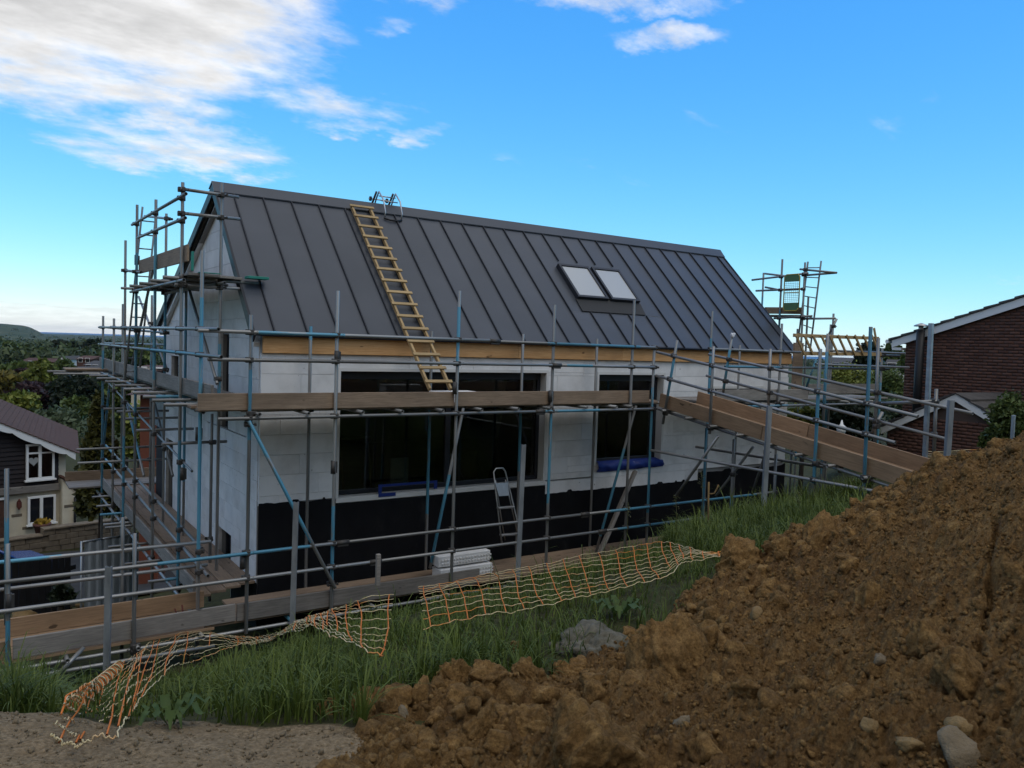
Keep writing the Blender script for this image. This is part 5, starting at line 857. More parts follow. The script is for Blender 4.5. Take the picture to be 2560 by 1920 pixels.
b = MB(); b.tube([SP(1255, 1360, -.75), SP(1240, 1235, -.58), SP(1234, 1180, -.5), SP(1240, 1171, -.5), SP(1257, 1170, -.5), SP(1263, 1178, -.5), SP(1290, 1290, -.65), SP(1304, 1360, -.75)], .013, 6); b.build('front_frame', 'alu', sl_)
V = [SP(1236, 1208, -.56), SP(1268, 1206, -.56), SP(1272, 1238, -.60), SP(1246, 1240, -.60)]; b = MB(); nv = np.array([0, -.02, .0]); b.add([*V, *[v+nv for v in V]], [(3, 2, 1, 0), (4, 5, 6, 7), (0, 1, 5, 4), (1, 2, 6, 5), (2, 3, 7, 6), (3, 0, 4, 7)]); b.build('platform_step', 'galv', sl_)
for a, c_ in (((1244, 1270), (1284, 1267)), ((1251, 1338), (1297, 1334))): board(sl_, 'tread', SP(*a, -.64), SP(*c_, -.64), .03, .08, 'alu')
for a, c_ in (((1238, 1200), (1262, 1350)), ((1264, 1200), (1296, 1346))): b = MB(); b.tube([SP(*a, -.5), SP(*c_, -.25)], .011, 6); b.build('rear_leg', 'alu', sl_)
pk = aY(1586, 1175, -.7); board(None, 'leaning_plank', aY(1498, 1385, -.9), aY(1588, 1178, -.35), .06, .09, 'greyboard', (1, 0, 0)); tag(bpy.data.objects['leaning_plank'], 'grey plank leaning against the black plinth under the small window', 'plank')
# ------------------------------------------------------------------ neighbours
def tree(name, label, px, ptop, pbot, Dp, hw, m, n=1400, shape='round', group=None, leaf=None, base=None):
    h0 = aD(px, ptop, Dp); h1 = aD(px, pbot, Dp); R_ = hw*Dp/FPX; gx, gy = h0[0], h0[1]; zg = gnd(gx, gy) if base is None else base; zt = h0[2]; zb = max(h1[2], zg+.05); H = zt-zb; rg = np.random.default_rng(int(px*7+ptop))
    r_ = thing(name, label, 'tree' if name.endswith('tree') else 'shrub', (gx, gy, zg), group); b = MB(); th = zb+H*.55; tr = max(.05, R_*.07)
    b.tube([(gx, gy, zg-.2), (gx+.05*R_, gy, (zg+th)/2), (gx, gy+.05*R_, th)], [tr*1.3, tr, tr*.5], 7)
    for k in range(5): a = rg.uniform(0, 6.28); zz = zg+(th-zg)*rg.uniform(.5, .95); b.tube([(gx, gy, zz), (gx+math.cos(a)*R_*.35, gy+math.sin(a)*R_*.35, zz+H*.16), (gx+math.cos(a)*R_*.65, gy+math.sin(a)*R_*.65, zz+H*.26)], [tr*.5, tr*.35, tr*.15], 5)
    b.build('trunk', 'bark', r_)
    n = int(n*1.5); nc = max(18, n//55); ctr = rg.normal(size=(nc, 3)); ctr /= np.linalg.norm(ctr, axis=1)[:, None]; ctr *= (rg.random(nc)**.4)[:, None]
    if shape == 'cone': t = rg.random(nc); a = rg.uniform(0, 6.28, nc); rad_ = (1-t**1.6)*(.45+.55*rg.random(nc)**.5)+.03; ctr = np.c_[np.cos(a)*rad_, np.sin(a)*rad_, t*2-1]
    cs = rg.uniform(.16, .36, nc) if shape != 'cone' else rg.uniform(.12, .22, nc); tone = rg.uniform(.15, .85, nc); ci = rg.integers(0, nc, n)
    q = ctr[ci]+rg.normal(size=(n, 3))*cs[ci][:, None]*np.array([.62, .62, .55 if shape != 'cone' else .35])
    q = q*np.array([R_*.86, R_*.86, H/2*.9])+np.array([gx, gy, (zt+zb)/2]); s = (leaf or max(.035, Dp*.0034))*rg.uniform(.6, 1.5, n)
    d1 = rg.normal(size=(n, 3)); d1 /= np.linalg.norm(d1, axis=1)[:, None]; d2 = np.cross(d1, rg.normal(size=(n, 3))); d2 /= np.linalg.norm(d2, axis=1)[:, None]; a1 = d1*s[:, None]; a2 = d2*s[:, None]*.6
    V = np.stack([q-a1, q+a2, q+a1, q-a2], 1).reshape(-1, 3); F = np.arange(n*4).reshape(-1, 4); T = np.repeat(np.clip(tone[ci]+rg.normal(0, .15, n), 0, 1), 4)
    npmesh('crown', V, F, m, {'tone': T}, False, r_); return r_
G1 = 'garden trees in the valley on the left'
for a in (('broadleaf_tree', 'rounded yellow-green tree in the middle of the left valley', 104, 902, 975, 105, 40, 'leaf_lime', 2600), ('broadleaf_tree', 'golden tree at the left picture edge above the neighbouring roof', 12, 930, 985, 88, 40, 'leaf_gold', 2200), ('broadleaf_tree', 'dark purple-leaved tree in the left valley', 84, 955, 1030, 78, 52, 'leaf_purple', 3000), ('conifer_tree', 'wide dark conifer left of the gable scaffold', 188, 940, 1025, 72, 62, 'leaf_dark', 4200), ('broadleaf_tree', 'bright green tree just above the brown roof on the left', 40, 980, 1045, 54, 50, 'leaf_lime', 3000), ('broadleaf_tree', 'small round green tree right of the purple one', 196, 990, 1045, 60, 32, 'leaf_mid', 1600), ('willow_tree', 'grey-green willow behind the brown roof', 140, 1020, 1130, 44, 72, 'leaf_grey', 4200), ('broadleaf_tree', 'green tree seen through the gable scaffold tubes', 318, 935, 1090, 48, 46, 'leaf_mid', 3000), ('broadleaf_tree', 'pale green tree low behind the gable scaffold', 345, 1010, 1150, 38, 40, 'leaf_lime', 2400), ('broadleaf_tree', 'dull green tree left of the yellow-green one', 50, 905, 950, 130, 40, 'leaf_mid', 1600), ('broadleaf_tree', 'brownish green tree behind the golden tree', 55, 925, 965, 110, 30, 'leaf_purple', 1000), ('broadleaf_tree', 'small dark tree beside the far white gable', 160, 895, 945, 125, 24, 'leaf_mid', 1200), ('broadleaf_tree', 'green tree behind the dark conifer', 250, 925, 1000, 80, 45, 'leaf_mid', 2200)):
    tree(*a, group=G1)
for a in (('dark_tree', 'broad dark evergreen wood edge left of the scaffold top', 170, 853, 905, 300, 40, 'leaf_dark', 1800), ('dark_tree', 'dark evergreen crown behind the scaffold rails', 235, 850, 905, 310, 45, 'leaf_dark', 1800), ('dark_tree', 'dark evergreen crown seen through the tower scaffold', 300, 852, 905, 300, 40, 'leaf_dark', 1500), ('far_tree', 'far mid green crown at the left edge of the valley', 30, 856, 905, 260, 40, 'leaf_mid', 1600), ('far_tree', 'far pale green crown in the left valley', 92, 866, 908, 250, 34, 'leaf_mid', 1400), ('far_tree', 'far crown between the pale one and the evergreens', 130, 872, 908, 240, 26, 'leaf_grey', 1000), ('far_tree', 'far green crown low behind the scaffold rails', 345, 862, 930, 200, 36, 'leaf_mid', 1400)): tree(*a, group='far trees of the valley', base=None)
tree('thuja_tree', 'tall golden green conifer column beside the left neighbour house', 250, 985, 1300, 25, 56, 'leaf_thuja', 9000, 'cone', None, .10)
for a in (('broadleaf_tree', 'dark rounded tree on the skyline right of the hung ladder', 2170, 858, 925, 95, 32, 'leaf_dark', 1800), ('broadleaf_tree', 'bare-topped tree on the skyline beside the brick gable', 2238, 862, 925, 100, 30, 'leaf_mid', 1400), ('broadleaf_tree', 'green tree against the brick gable eave', 2275, 868, 940, 80, 26, 'leaf_mid', 1200)): tree(*a, group='trees on the right skyline')
for a in (('garden_shrub', 'wide bright green hedge behind the ramp rails', 2130, 912, 1000, 34, 70, 'leaf_lime', 4200), ('garden_shrub', 'green hedge beside the brick wall corner', 2230, 915, 1020, 32, 50, 'leaf_mid', 3000), ('garden_shrub', 'grey green bush at the foot of the brick wall corner', 2235, 985, 1060, 26, 32, 'leaf_grey', 1500), ('garden_shrub', 'dark hedge below the right platform', 2110, 1000, 1130, 20, 75, 'leaf_dark', 4200), ('garden_shrub', 'mottled bush under the right corner platform', 2010, 1015, 1110, 19, 42, 'leaf_lime', 1600), ('garden_shrub', 'yellow green bush at the right picture edge', 2530, 990, 1130, 11.5, 50, 'leaf_mid', 7000), ('garden_shrub', 'green shrub left of the thin post at the right edge', 2478, 1065, 1150, 12, 30, 'leaf_mid', 1000)): tree(*a, group='shrubs in the neighbouring gardens', leaf=.06 if a[5] > 15 else .03)
# woodland and fields of the far valley
VV = []; TT = []
for _ in range(6500):
    a = math.radians(random.uniform(-40, 34))+YAW; rr = 10**random.uniform(2.42, 3.5); x = C[0]+rr*math.sin(a); y = C[1]+rr*math.cos(a)
    if vnoise(np.array([x/140.]), np.array([y/140.]))[0] < .40+.1*(rr > 1500): continue
    if math.degrees(a-YAW) > 8 and rr < 1000: continue
    k_ = int(np.clip(30000/rr, 10, 90)); hgt = random.uniform(4, 7.5)*(1+rr/5000); q = np.array([x, y, gnd(x, y)+hgt*.5])+RNG.normal(size=(k_, 3))*np.array([hgt*.36, hgt*.36, hgt*.26]); sz = hgt*random.uniform(.055, .085)*(1.7 if rr > 900 else 1); d1 = RNG.normal(size=(k_, 3))*sz; d2 = RNG.normal(size=(k_, 3))*sz; VV.append(np.stack([q-d1, q+d2, q+d1, q-d2], 1).reshape(-1, 3)); TT.append(np.repeat(np.clip(random.uniform(.1, .9)+RNG.normal(0, .12, k_), 0, 1), 4))
VV = np.concatenate(VV); tag(npmesh('woodland', VV, np.arange(len(VV)).reshape(-1, 4), 'wood_far', {'tone': np.concatenate(TT)}), 'distant woods and hedges across the valley down to the sea', 'woodland', None, 'stuff')
def far_house(label, px, pb, Dp, wpx, hpx, rpx, wall, roof, rz=None, gable=True, group='houses across the valley', nwin=2, depth=7):
    q = aD(px, pb, Dp); k = Dp/FPX; w = wpx*k; h = hpx*k; rh = rpx*k; rz = -YAW if rz is None else rz; r_ = thing('distant_house', label, 'house', q, group, rz); Mx = WM[r_.name]
    MB().box((-w/2, 0, -2), (w/2, depth, h)).build('wall', wall, r_, Mx); b = MB()
    if gable: b.prism([(-w/2-.3, h), (w/2+.3, h), (0, h+rh)], lambda a, c: (a, -.3, c), lambda a, c: (a, depth+.3, c))
    else: b.prism([(-.4, h), (depth+.4, h), (depth/2, h+rh)], lambda a, c: (w/2+.3, a, c), lambda a, c: (-w/2-.3, a, c))
    b.build('roof', roof, r_, Mx)
    if gable: b = MB(); b.prism([(-w/2, h-.02), (w/2, h-.02), (0, h+rh-.35)], lambda a, c: (a, -.305, c), lambda a, c: (a, -.31, c)); b.build('gable', wall, r_, Mx)
    for i in range(nwin): x = -w/2+w*(i+.5)/nwin; zc = h*.55; f = MB().cbox((x-.5, -.06, zc-.5), (x+.5, .02, zc+.5)).build('window', 'white', r_, Mx); MB().box((x-.42, -.075, zc-.42), (x+.42, -.061, zc+.42)).build('pane', 'darkglass', f, Mx)
for a in (('brown roofed house at the far left edge of the valley', 18, 938, 150, 30, 10, 9, 'brick2', 'tile', None, False), ('long row of brown roofs behind the yellow-green tree', 95, 912, 205, 80, 8, 8, 'brick', 'tile', None, False), ('far house with a bright white gable in the valley', 157, 904, 190, 18, 5, 9, 'whitewall', 'tilegrey', None, True), ('grey roofed house with gable left of the scaffold', 230, 925, 140, 34, 12, 10, 'brick', 'tilegrey', None, False), ('small gabled house in front of the grey roofed one', 190, 934, 130, 30, 6, 11, 'render', 'tilegrey', None, True), ('brown roofed house among trees left of the scaffold', 210, 903, 180, 36, 5, 8, 'brick', 'tile', None, False), ('brown roof right of the yellow-green tree', 138, 928, 150, 34, 6, 9, 'brick2', 'tile', None, False)): far_house(*a)
for a in (('white two-storey house with grey roof behind the ramp rails', 2100, 925, 110, 46, 17, 14, 'whitewall', 'tilegrey', -YAW-.5, False), ('white gabled house end beside the grey roof', 2152, 928, 105, 36, 20, 14, 'whitewall', 'tilegrey', -YAW-.5, True), ('low white house seen between the hedge and the rail', 2106, 945, 90, 42, 14, 8, 'whitewall', 'tilegrey', -YAW-.5, False), ('house with a pale roof light left of the brick gable', 2240, 925, 95, 40, 14, 12, 'whitewall', 'tilegrey', -YAW-.5, False)): far_house(*a, group='houses on the right skyline')
# cream house seen behind the gable scaffold, brick house below it
far_house('cream bungalow with brown roof behind the gable scaffold rails', 372, 962, 40, 84, 36, 8, 'render', 'tile', -YAW+.1, False, 'houses just below the site', 2, 6)
far_house('red brick house end seen through the gable scaffold', 372, 1330, 24, 46, 345, 10, 'brick2', 'tile', -YAW+.2, False, 'houses just below the site', 0, 5)
an = thing('rear_annex', 'dark clad annex at the rear corner of the new house', 'annex', (.6, 7.9, -5)); MB().box((.25, 7.32, -5), (1.5, 8.6, -1.25)).build('wall', 'cladding', an)
for k in range(3): MB().cbox((.2, 7.5+k*.36, -2.2), (.262, 7.82+k*.36, -1.45), .006).build('vent_panel', 'galv', an)
# left neighbour: weatherboarded gable house
FE = np.array([math.sin(1.344), math.cos(1.344), 0]); FN = np.array([FE[1], -FE[0], 0]); FO = aD(85, 1155, 29.0)
def aF(px, py, off=0.0): d = ray(px, py); o = FO+FN*off; return C+d*(((o-C)@FN)/(d@FN))
nbz = math.atan2(FE[1], FE[0]); nb = thing('neighbour_house', 'dark weatherboarded house with brown roof and scalloped white bargeboard', 'house', (FO[0], FO[1], -7.7), None, nbz)
NM = Matrix.Translation(Vector([float(x) for x in FO])) @ Matrix.Rotation(nbz, 4, 'Z')
def fl(px, py, off=0.0): p = aF(px, py, off)-FO; return float(p@FE), float(p[2])
u1, _ = fl(147, 1150); zb0 = fl(60, 1217)[1]; zbase = -7.9-FO[2]; uL = -6.0; v0 = fl(0, 1062); v1 = fl(182, 1133); msl = (v1[1]-v0[1])/(v1[0]-v0[0]); top = lambda u: v0[1]+(u-v0[0])*msl
uR = fl(166, 1150)[0]
MB().prism([(uL, zb0), (uR, zb0), (uR, top(uR)-.05), (uL, top(uL)-.05)], lambda a, c: (a, .06, c), lambda a, c: (a, .3, c)).build('upper_wall', 'render', nb, NM)
z = zb0+.02; k = 0
while z < top(uL):      # weatherboards, each with its waney lower edge
    ue = u1 if z+.16 < top(u1)-.05 else uL+(z+.16-top(uL)+.05)/msl
    if ue > uL+.3:
        us = np.linspace(uL, ue, 40); V = []
        for i, u in enumerate(us): w = .018*(fbm(np.array([u*2.]), np.array([k*3.7]), 3)[0]-.5)*2; V += [(u, .0, z+w), (u, .045, z+.175), (u, .05, z+w)]
        F = [f for i in range(39) for f in ((3*i, 3*i+3, 3*i+4, 3*i+1), (3*i, 3*i+2, 3*i+5, 3*i+3))]; MB().add(V, F).build('weatherboard', 'cladding', nb, NM)
    z += .16; k += 1
MB().cbox((uL, -.12, zb0-.22), (u1, .06, zb0+.02), .01).build('beam', 'greyboard', nb, NM); uR2 = fl(150, 1290)[0]
MB().box((uL, .05, zbase), (uR2+.2, .3, zb0-.221)).build('lower_wall', 'render', nb, NM)
MB().prism([(uR2, zbase), (fl(186, 1300)[0], zbase), (fl(184, 1228)[0], fl(184, 1228)[1]), (uR2, fl(148, 1196)[1])], lambda a, c: (a, -.25, c), lambda a, c: (a, .04, c)).build('wing_wall', 'render', nb, NM)
a_, b_ = fl(146, 1192), fl(188, 1229); Mx = NM @ Matrix.Translation((a_[0], -.12, a_[1]+.02)) @ Matrix.Rotation(-math.atan2(b_[1]-a_[1], b_[0]-a_[0]), 4, 'Y'); MB().cbox((0, -.22, 0), (math.hypot(b_[0]-a_[0], b_[1]-a_[1]), .2, .09), .02).build('wing_coping', 'tile', nb, Mx)
us = np.linspace(uL, v1[0], 160); V = []; F = []      # scalloped bargeboard
for u in us: sc_ = abs(math.sin((u-uL)*3.6)); V += [(u, -.30, top(u)+.07), (u, -.30, top(u)-.12-.10*sc_**.6), (u, -.26, top(u)+.07), (u, -.26, top(u)-.12-.10*sc_**.6)]
for i in range(159): F += [(4*i, 4*i+1, 4*i+5, 4*i+4), (4*i+2, 4*i+6, 4*i+7, 4*i+3), (4*i, 4*i+4, 4*i+6, 4*i+2), (4*i+1, 4*i+3, 4*i+7, 4*i+5)]
MB().add(V, F).build('bargeboard', 'white', nb, NM)
rs = MB(); rl_ = uL-.2; nr = 44      # tiled roof slope in stepped courses
for k in range(nr):
    t0, t1 = k/nr, (k+1)/nr; ua, ub = v1[0]+.12+(rl_-v1[0]-.12)*t0, v1[0]+.12+(rl_-v1[0]-.12)*t1
    rs.prism([(ua, top(ua)+.095), (ub, top(ub)+.078), (ub, top(ub)+.05), (ua, top(ua)+.07)], lambda a, c: (a, -.34, c), lambda a, c: (a+2.4, 7.0, c))
rs.build('roof', 'tile', nb, NM)
for px, py in ((46, 1055), (55, 1064), (92, 1063)): pass
for (x0, y0, x1, y1, tr) in ((65, 1113, 136, 1198, True), (69, 1243, 139, 1308, False)):
    a = fl(x0, y0, .05); c = fl((x0+x1)/2, y1, .05); b2 = fl(x1, y0, .05); U0, U1 = a[0], b2[0]; Z1, Z0 = fl((x0+x1)/2, (y0+y0-8)/2, .05)[1], c[1]; f = .075; yy = -.05; um = U0+(U1-U0)*.48
    b = MB(); b.cbox((U0, yy-.05, Z0), (U0+f, yy+.05, Z1)); b.cbox((U1-f, yy-.05, Z0), (U1, yy+.05, Z1)); b.cbox((U0+f, yy-.05, Z0), (U1-f, yy+.05, Z0+f)); b.cbox((U0+f, yy-.05, Z1-f), (U1-f, yy+.05, Z1)); b.cbox((um-.05, yy-.055, Z0+f), (um+.05, yy+.055, Z1-f))
    if tr: b.cbox((U0+f, yy-.052, Z0+(Z1-Z0)*.72), (um-.051, yy+.052, Z0+(Z1-Z0)*.72+.06)); b.cbox((um+.051, yy-.052, Z0+(Z1-Z0)*.72), (U1-f, yy+.052, Z0+(Z1-Z0)*.72+.05))
    w_ = b.build('window', 'white', nb, NM)
    for ua, ub in ((U0+f, um-.05), (um+.05, U1-f)):
        MB().box((ua, yy+.0, Z0+f), (ub, yy+.01, Z1-f)).build('pane', 'glass' if tr else 'darkglass', w_, NM)
        if tr: MB().add([(ua+(ub-ua)*i/24, yy+.045+.012*math.sin(i*2.3), zz) for i in range(25) for zz in (Z0+f, Z1-f)], [(2*i, 2*i+2, 2*i+3, 2*i+1) for i in range(24)]).build('curtain', 'curtain', w_, NM)
    MB().cbox((U0-.05, yy-.1, Z0-.06), (U1+.05, yy+.04, Z0-.002)).build('window_sill', 'white', nb, NM)
    if tr:
        hx, hz = U0+(um-U0)*.55, Z0+(Z1-Z0)*.52; pts = [(hx+.17*math.sin(t)**3, hz+.011*(13*math.cos(t)-5*math.cos(2*t)-2*math.cos(3*t)-math.cos(4*t))) for t in np.linspace(0, 2*math.pi, 24)[:-1]]
        MB().prism(pts, lambda a, c: (a, yy-.012, c), lambda a, c: (a, yy-.002, c)).build('heart_ornament', 'curtain', w_, NM)
U, Zl = fl(46, 1260); b = MB(); b.cbox((U-.07, -.16, Zl-.12), (U+.07, -.02, Zl+.10), .02); b.tube([(U, -.09, Zl+.10), (U, -.09, Zl+.2)], [.07, .01], 8); b.tube([(U, -.09, Zl-.2), (U, -.09, Zl-.12)], [.01, .06], 8); b.tube([(U, .05, Zl), (U, -.05, Zl)], .02, 6); b.build('wall_lamp', 'rust', nb, NM)
U0, Z1 = fl(-14, 1252); U1 = fl(14, 1252)[0]; d_ = MB().cbox((U0, -.02, zbase+.1), (U1, .04, Z1), .01).build('door', 'tile', nb, NM); MB().cbox((U0-.08, -.06, Z1), (U1+.08, .04, Z1+.09), .01).build('door_head', 'white', nb, NM)
U, Zl = fl(180, 1240); MB().tube([(U, -.32, Zl), (U, -.32, zbase)], .045, 8).build('downpipe', 'black', nb, NM)
for px, py in ((70, 1320), (90, 1312), (43, 1289), (167, 1262)): U, Zl = fl(px, py); yb = -.262 if px > 150 else .04; MB().cbox((U-.17, yb, Zl-.06), (U+.17, yb+.05, Zl+.05), .012).build('inset_stone', 'stone', nb, NM)
# garden wall of dressed stones, pot, road
gw = thing('garden_wall', 'low stone garden wall in front of the weatherboarded neighbour', 'wall', aF(100, 1350, 1.5)); WO = 2.0
p0, p1 = aF(-60, 1352, WO), aF(330, 1292, WO); ln = float((p1-p0)@FE); WMx = Matrix.Translation(Vector([float(v) for v in (p0[0], p0[1], 0)])) @ Matrix.Rotation(nbz, 4, 'Z'); zt0, zt1 = float(p0[2]), float(p1[2]); zg0 = -8.2
for row in range(4):
    x = -.3*(row % 2)
    while x < ln:
        w = random.uniform(.35, .6); t = min(max((x+w/2)/ln, 0), 1); zt = max(zt0, zt1)-.02 if t > .4 else max(zt0, zt1)-.22; zc = zt-.06-row*.2; MB().cbox((max(x, 0)+.006, random.uniform(-.012, .012), zc-.19), (min(x+w, ln)-.006, .3, zc), .012).build('stone', 'stone', gw, WMx); x += w
    
b = MB(); b.cbox((0, -.05, max(zt0, zt1)-.28), (ln*.4-.01, .35, max(zt0, zt1)-.22), .01); b.cbox((ln*.4, -.05, max(zt0, zt1)-.08), (ln, .35, max(zt0, zt1)-.015), .01); b.build('coping', 'stone', gw, WMx); MB().box((0, .05, zg0-.4), (ln, .25, max(zt0, zt1)-.1-.2)).build('wall_core', 'stone', gw, WMx)
q = aF(105, 1336, 1.2); pt = thing('flower_pot', 'terracotta pot with yellow flowers below the neighbour window', 'flower pot', q); b = MB(); b.tube([q, q+np.array([0, 0, .3]), q+np.array([0, 0, .32]), q+np.array([0, 0, .4])], [.19, .25, .29, .29], 14); b.build('pot', 'terracotta', pt)
rg = np.random.default_rng(5); n = 260; Q = q+np.array([0, 0, .44])+rg.normal(size=(n, 3))*np.array([.10, .10, .05]); dd_ = rg.normal(size=(n, 3))*.035; de = rg.normal(size=(n, 3))*.035; FLW = npmesh('flowers', np.stack([Q-dd_, Q+de, Q+dd_, Q-de], 1).reshape(-1, 3), np.arange(n*4).reshape(-1, 4), 'flower', None, False, pt); FLW['kind'] = 'stuff'
pr = [aF(-700, 1360, 2.6), aF(420, 1360, 2.6)]; rd_e = FN*7.0; x, y = np.meshgrid(np.linspace(0, 1, 60), np.linspace(0, 1, 14)); P = pr[0][None]+x.ravel()[:, None]*(pr[1]-pr[0])[None]+y.ravel()[:, None]*rd_e[None]; P[:, 2] = gz(P[:, 0], P[:, 1])+.07
F = np.array([(i*60+j, i*60+j+1, (i+1)*60+j+1, (i+1)*60+j) for i in range(13) for j in range(59)]); tag(npmesh('road', P, F, 'asphalt', None, True), kind='structure')
# black boarded fence, sheet hoarding
def wallrun(name, label, cat, a, b_, Dp0, Dp1, h, mk, step): 
    p, q = aD(*a, Dp0), aD(*b_, Dp1); r_ = thing(name, label, cat, ((p[0]+q[0])/2, (p[1]+q[1])/2, min(p[2], q[2])-h)); d = q-p; d[2] = 0; ln = float(np.linalg.norm(d)); Mx = Matrix.Translation(Vector([float(v) for v in p])) @ Matrix.Rotation(math.atan2(d[1], d[0]), 4, 'Z'); dz = float(q[2]-p[2]); mk(r_, Mx, ln, dz, h); return r_
def mk_fence(r_, Mx, ln, dz, h):
    n = int(ln/.125)
    for i in range(n): MB().cbox((i*.125, random.uniform(-.006, .006), -h+dz*i/n), (i*.125+.118, .02, dz*i/n+random.uniform(-.015, .015)), .003).build('fence_board', 'blackfence', r_, Mx)
    MB().cbox((0, .021, -.5), (ln, .06, -.41)).build('rail', 'blackfence', r_, Mx)
wallrun('board_fence', 'black stained board fence below the left scaffold', 'fence', (-60, 1412), (192, 1388), 14.6, 16.2, 1.9, mk_fence, .125)
def mk_sheet(r_, Mx, ln, dz, h):
    n = 3; w = ln/n
    for k in range(n):
        us = np.linspace(k*w+.02, (k+1)*w-.02, 73); V = []; 
        for u in us: ph = (u % .2)/.2; yy = -.03*np.clip(np.abs(ph-.5)*6-1, 0, 1); V += [(u, float(yy), -h), (u, float(yy), dz*u/ln)]
        MB().add(V, [(2*i, 2*i+2, 2*i+3, 2*i+1) for i in range(72)]).build('sheet', 'hoard', r_, Mx); b = MB(); b.tube([(k*w, .02, -h), (k*w, .02, dz*k/n+.03)], .02, 8); b.tube([(k*w, .0, dz*k/n+.02), ((k+1)*w, .0, dz*(k+1)/n+.02)], .02, 8); b.build('sheet_frame', 'galv', r_, Mx)
wallrun('sheet_hoarding', 'corrugated grey metal hoarding behind the left scaffold', 'hoarding', (206, 1358), (345, 1336), 15.0, 16.4, 2.2, mk_sheet, 1)
def rubble(px, py, s, m, label): 
    V, F = lump(3, int(px), .7, .55); q = ground_hit(px, py, gz, 6, 20); tag(npmesh('rubble', V*s+q, F, m, None, False), label, 'rubble', 'rubble beyond the left walkway')
rubble(155, 1512, .30, 'palestone', 'pale flat rubble slab beyond the left walkway board'); rubble(118, 1522, .22, 'ochrestone', 'brown rubble lump left of the pale slab'); rubble(60, 1545, .26, 'ochrestone', 'brown earth lump beyond the left end of the walkway'); rubble(200, 1512, .15, 'ochrestone', 'small rubble lump right of the pale slab')
tree('garden_shrub', 'small weed bush at the foot of the black fence', 150, 1455, 1510, 13.2, 30, 'leaf_dark', 700, leaf=.05)
# parked car
cp = aD(-85, 1405, 20.5); cz = gnd(cp[0], cp[1])+.08; ca = thing('parked_car', 'blue car with white roof parked at the left picture edge', 'car', (cp[0], cp[1], cz), None, nbz+.15); KM = WM[ca.name]
prof = [(-2.05, .35), (-2.1, .75), (-1.95, .95), (-.6, 1.0), (1.05, .98), (1.95, .85), (2.1, .6), (2.05, .35)]; MB().prism(prof, lambda a, c: (a, -.85, c), lambda a, c: (a, .85, c)).build('body', 'carblue', ca, KM)
b = MB(); lo = [(-1.85, .97), (1.0, .985)]; hi = [(-1.45, 1.45), (.35, 1.47)]; V = [(lo[0][0], -.8, lo[0][1]), (lo[1][0], -.8, lo[1][1]), (lo[1][0], .8, lo[1][1]), (lo[0][0], .8, lo[0][1]), (hi[0][0], -.66, hi[0][1]), (hi[1][0], -.66, hi[1][1]), (hi[1][0], .66, hi[1][1]), (hi[0][0], .66, hi[0][1])]; b.add(V, [(0, 1, 5, 4), (1, 2, 6, 5), (2, 3, 7, 6), (3, 0, 4, 7), (4, 5, 6, 7)]); b.build('glasshouse', 'darkglass', ca, KM)
b = MB(); n = 28; ring = lambda k, z: [((-.55)+(1.02*k)*np.sign(math.cos(t))*abs(math.cos(t))**.55, .72*k*np.sign(math.sin(t))*abs(math.sin(t))**.55, z) for t in np.linspace(0, 2*math.pi, n, endpoint=False)]; V = ring(1, 1.455)+ring(.98, 1.50)+ring(.8, 1.535); b.add(V, [(r2*n+i, r2*n+(i+1) % n, (r2+1)*n+(i+1) % n, (r2+1)*n+i) for r2 in (0, 1) for i in range(n)]+[tuple(range(2*n, 3*n))], True); b.build('roof', 'carwhite', ca, KM)
for sy in (-1, 1): MB().tube([(1.02, sy*.79, .98), (.36, sy*.655, 1.47)], .04, 6).build('windscreen_pillar', 'carblue', ca, KM)
for sx in (-1.3, 1.35):
    for sy in (-.78, .78): w_ = MB().tube([(sx, sy-.1, .31), (sx, sy+.1, .31)], .31, 18).build('wheel', 'tyre', ca, KM); MB().tube([(sx, sy+(.101 if sy > 0 else -.115), .31), (sx, sy+(.115 if sy > 0 else -.101), .31)], .2, 14).build('rim', 'alu', w_, KM)
# right neighbour: brick gable house and garage
BX, GXr = 17.0, 15.0
bn = thing('brick_house', 'dark red brick house with low pitched roof at the right edge', 'house', (18, -2, -2.4))
ve = aX(2265, 860, BX); e0 = aX(2235, 851, BX); e1 = aX(2560, 745, BX); bsl = (e1[2]-e0[2])/(e1[1]-e0[1]); rt = lambda y: e0[2]+(y-e0[1])*bsl; yw = float(ve[1])
def bricks(name, root, xw, ya, yb, z0, topf, m, holes=()):
    V = []; F = []; T = []; z = z0; row = 0
    while z < max(topf(ya), topf(yb)):
        y = min(ya, yb)-(.1125 if row % 2 else 0)
        while y < max(ya, yb):
            a, b_ = max(y, min(ya, yb)), min(y+.215, max(ya, yb))
            if b_-a > .03 and z+.065 < min(topf(a), topf(b_)):
                o = len(V); j = random.uniform(0, .004); V += [(xw-j, a, z), (xw-j, b_, z), (xw-j, b_, z+.065), (xw-j, a, z+.065), (xw+.02, a, z), (xw+.02, b_, z), (xw+.02, b_, z+.065), (xw+.02, a, z+.065)]; T += [random.random()]*8; F += [(o+q[0], o+q[1], o+q[2], o+q[3]) for q in ((0, 3, 2, 1), (0, 1, 5, 4), (1, 2, 6, 5), (2, 3, 7, 6), (3, 0, 4, 7))]
            y += .225
        z += .075; row += 1
    o_ = npmesh(name, V, F, m, {'tone': T}, False, root); o_['kind'] = 'stuff'
bricks('brickwork', bn, BX, yw, -5.5, -2.6, lambda y: rt(y)-.12, 'brick')
b = MB(); b.prism([(yw, -2.6), (-7, -2.6), (-7, rt(-7)-.1), (yw, rt(yw)-.1)], lambda a, c: (BX+.012, a, c), lambda a, c: (BX+7, a, c)); b.build('wall', 'mortar', bn)
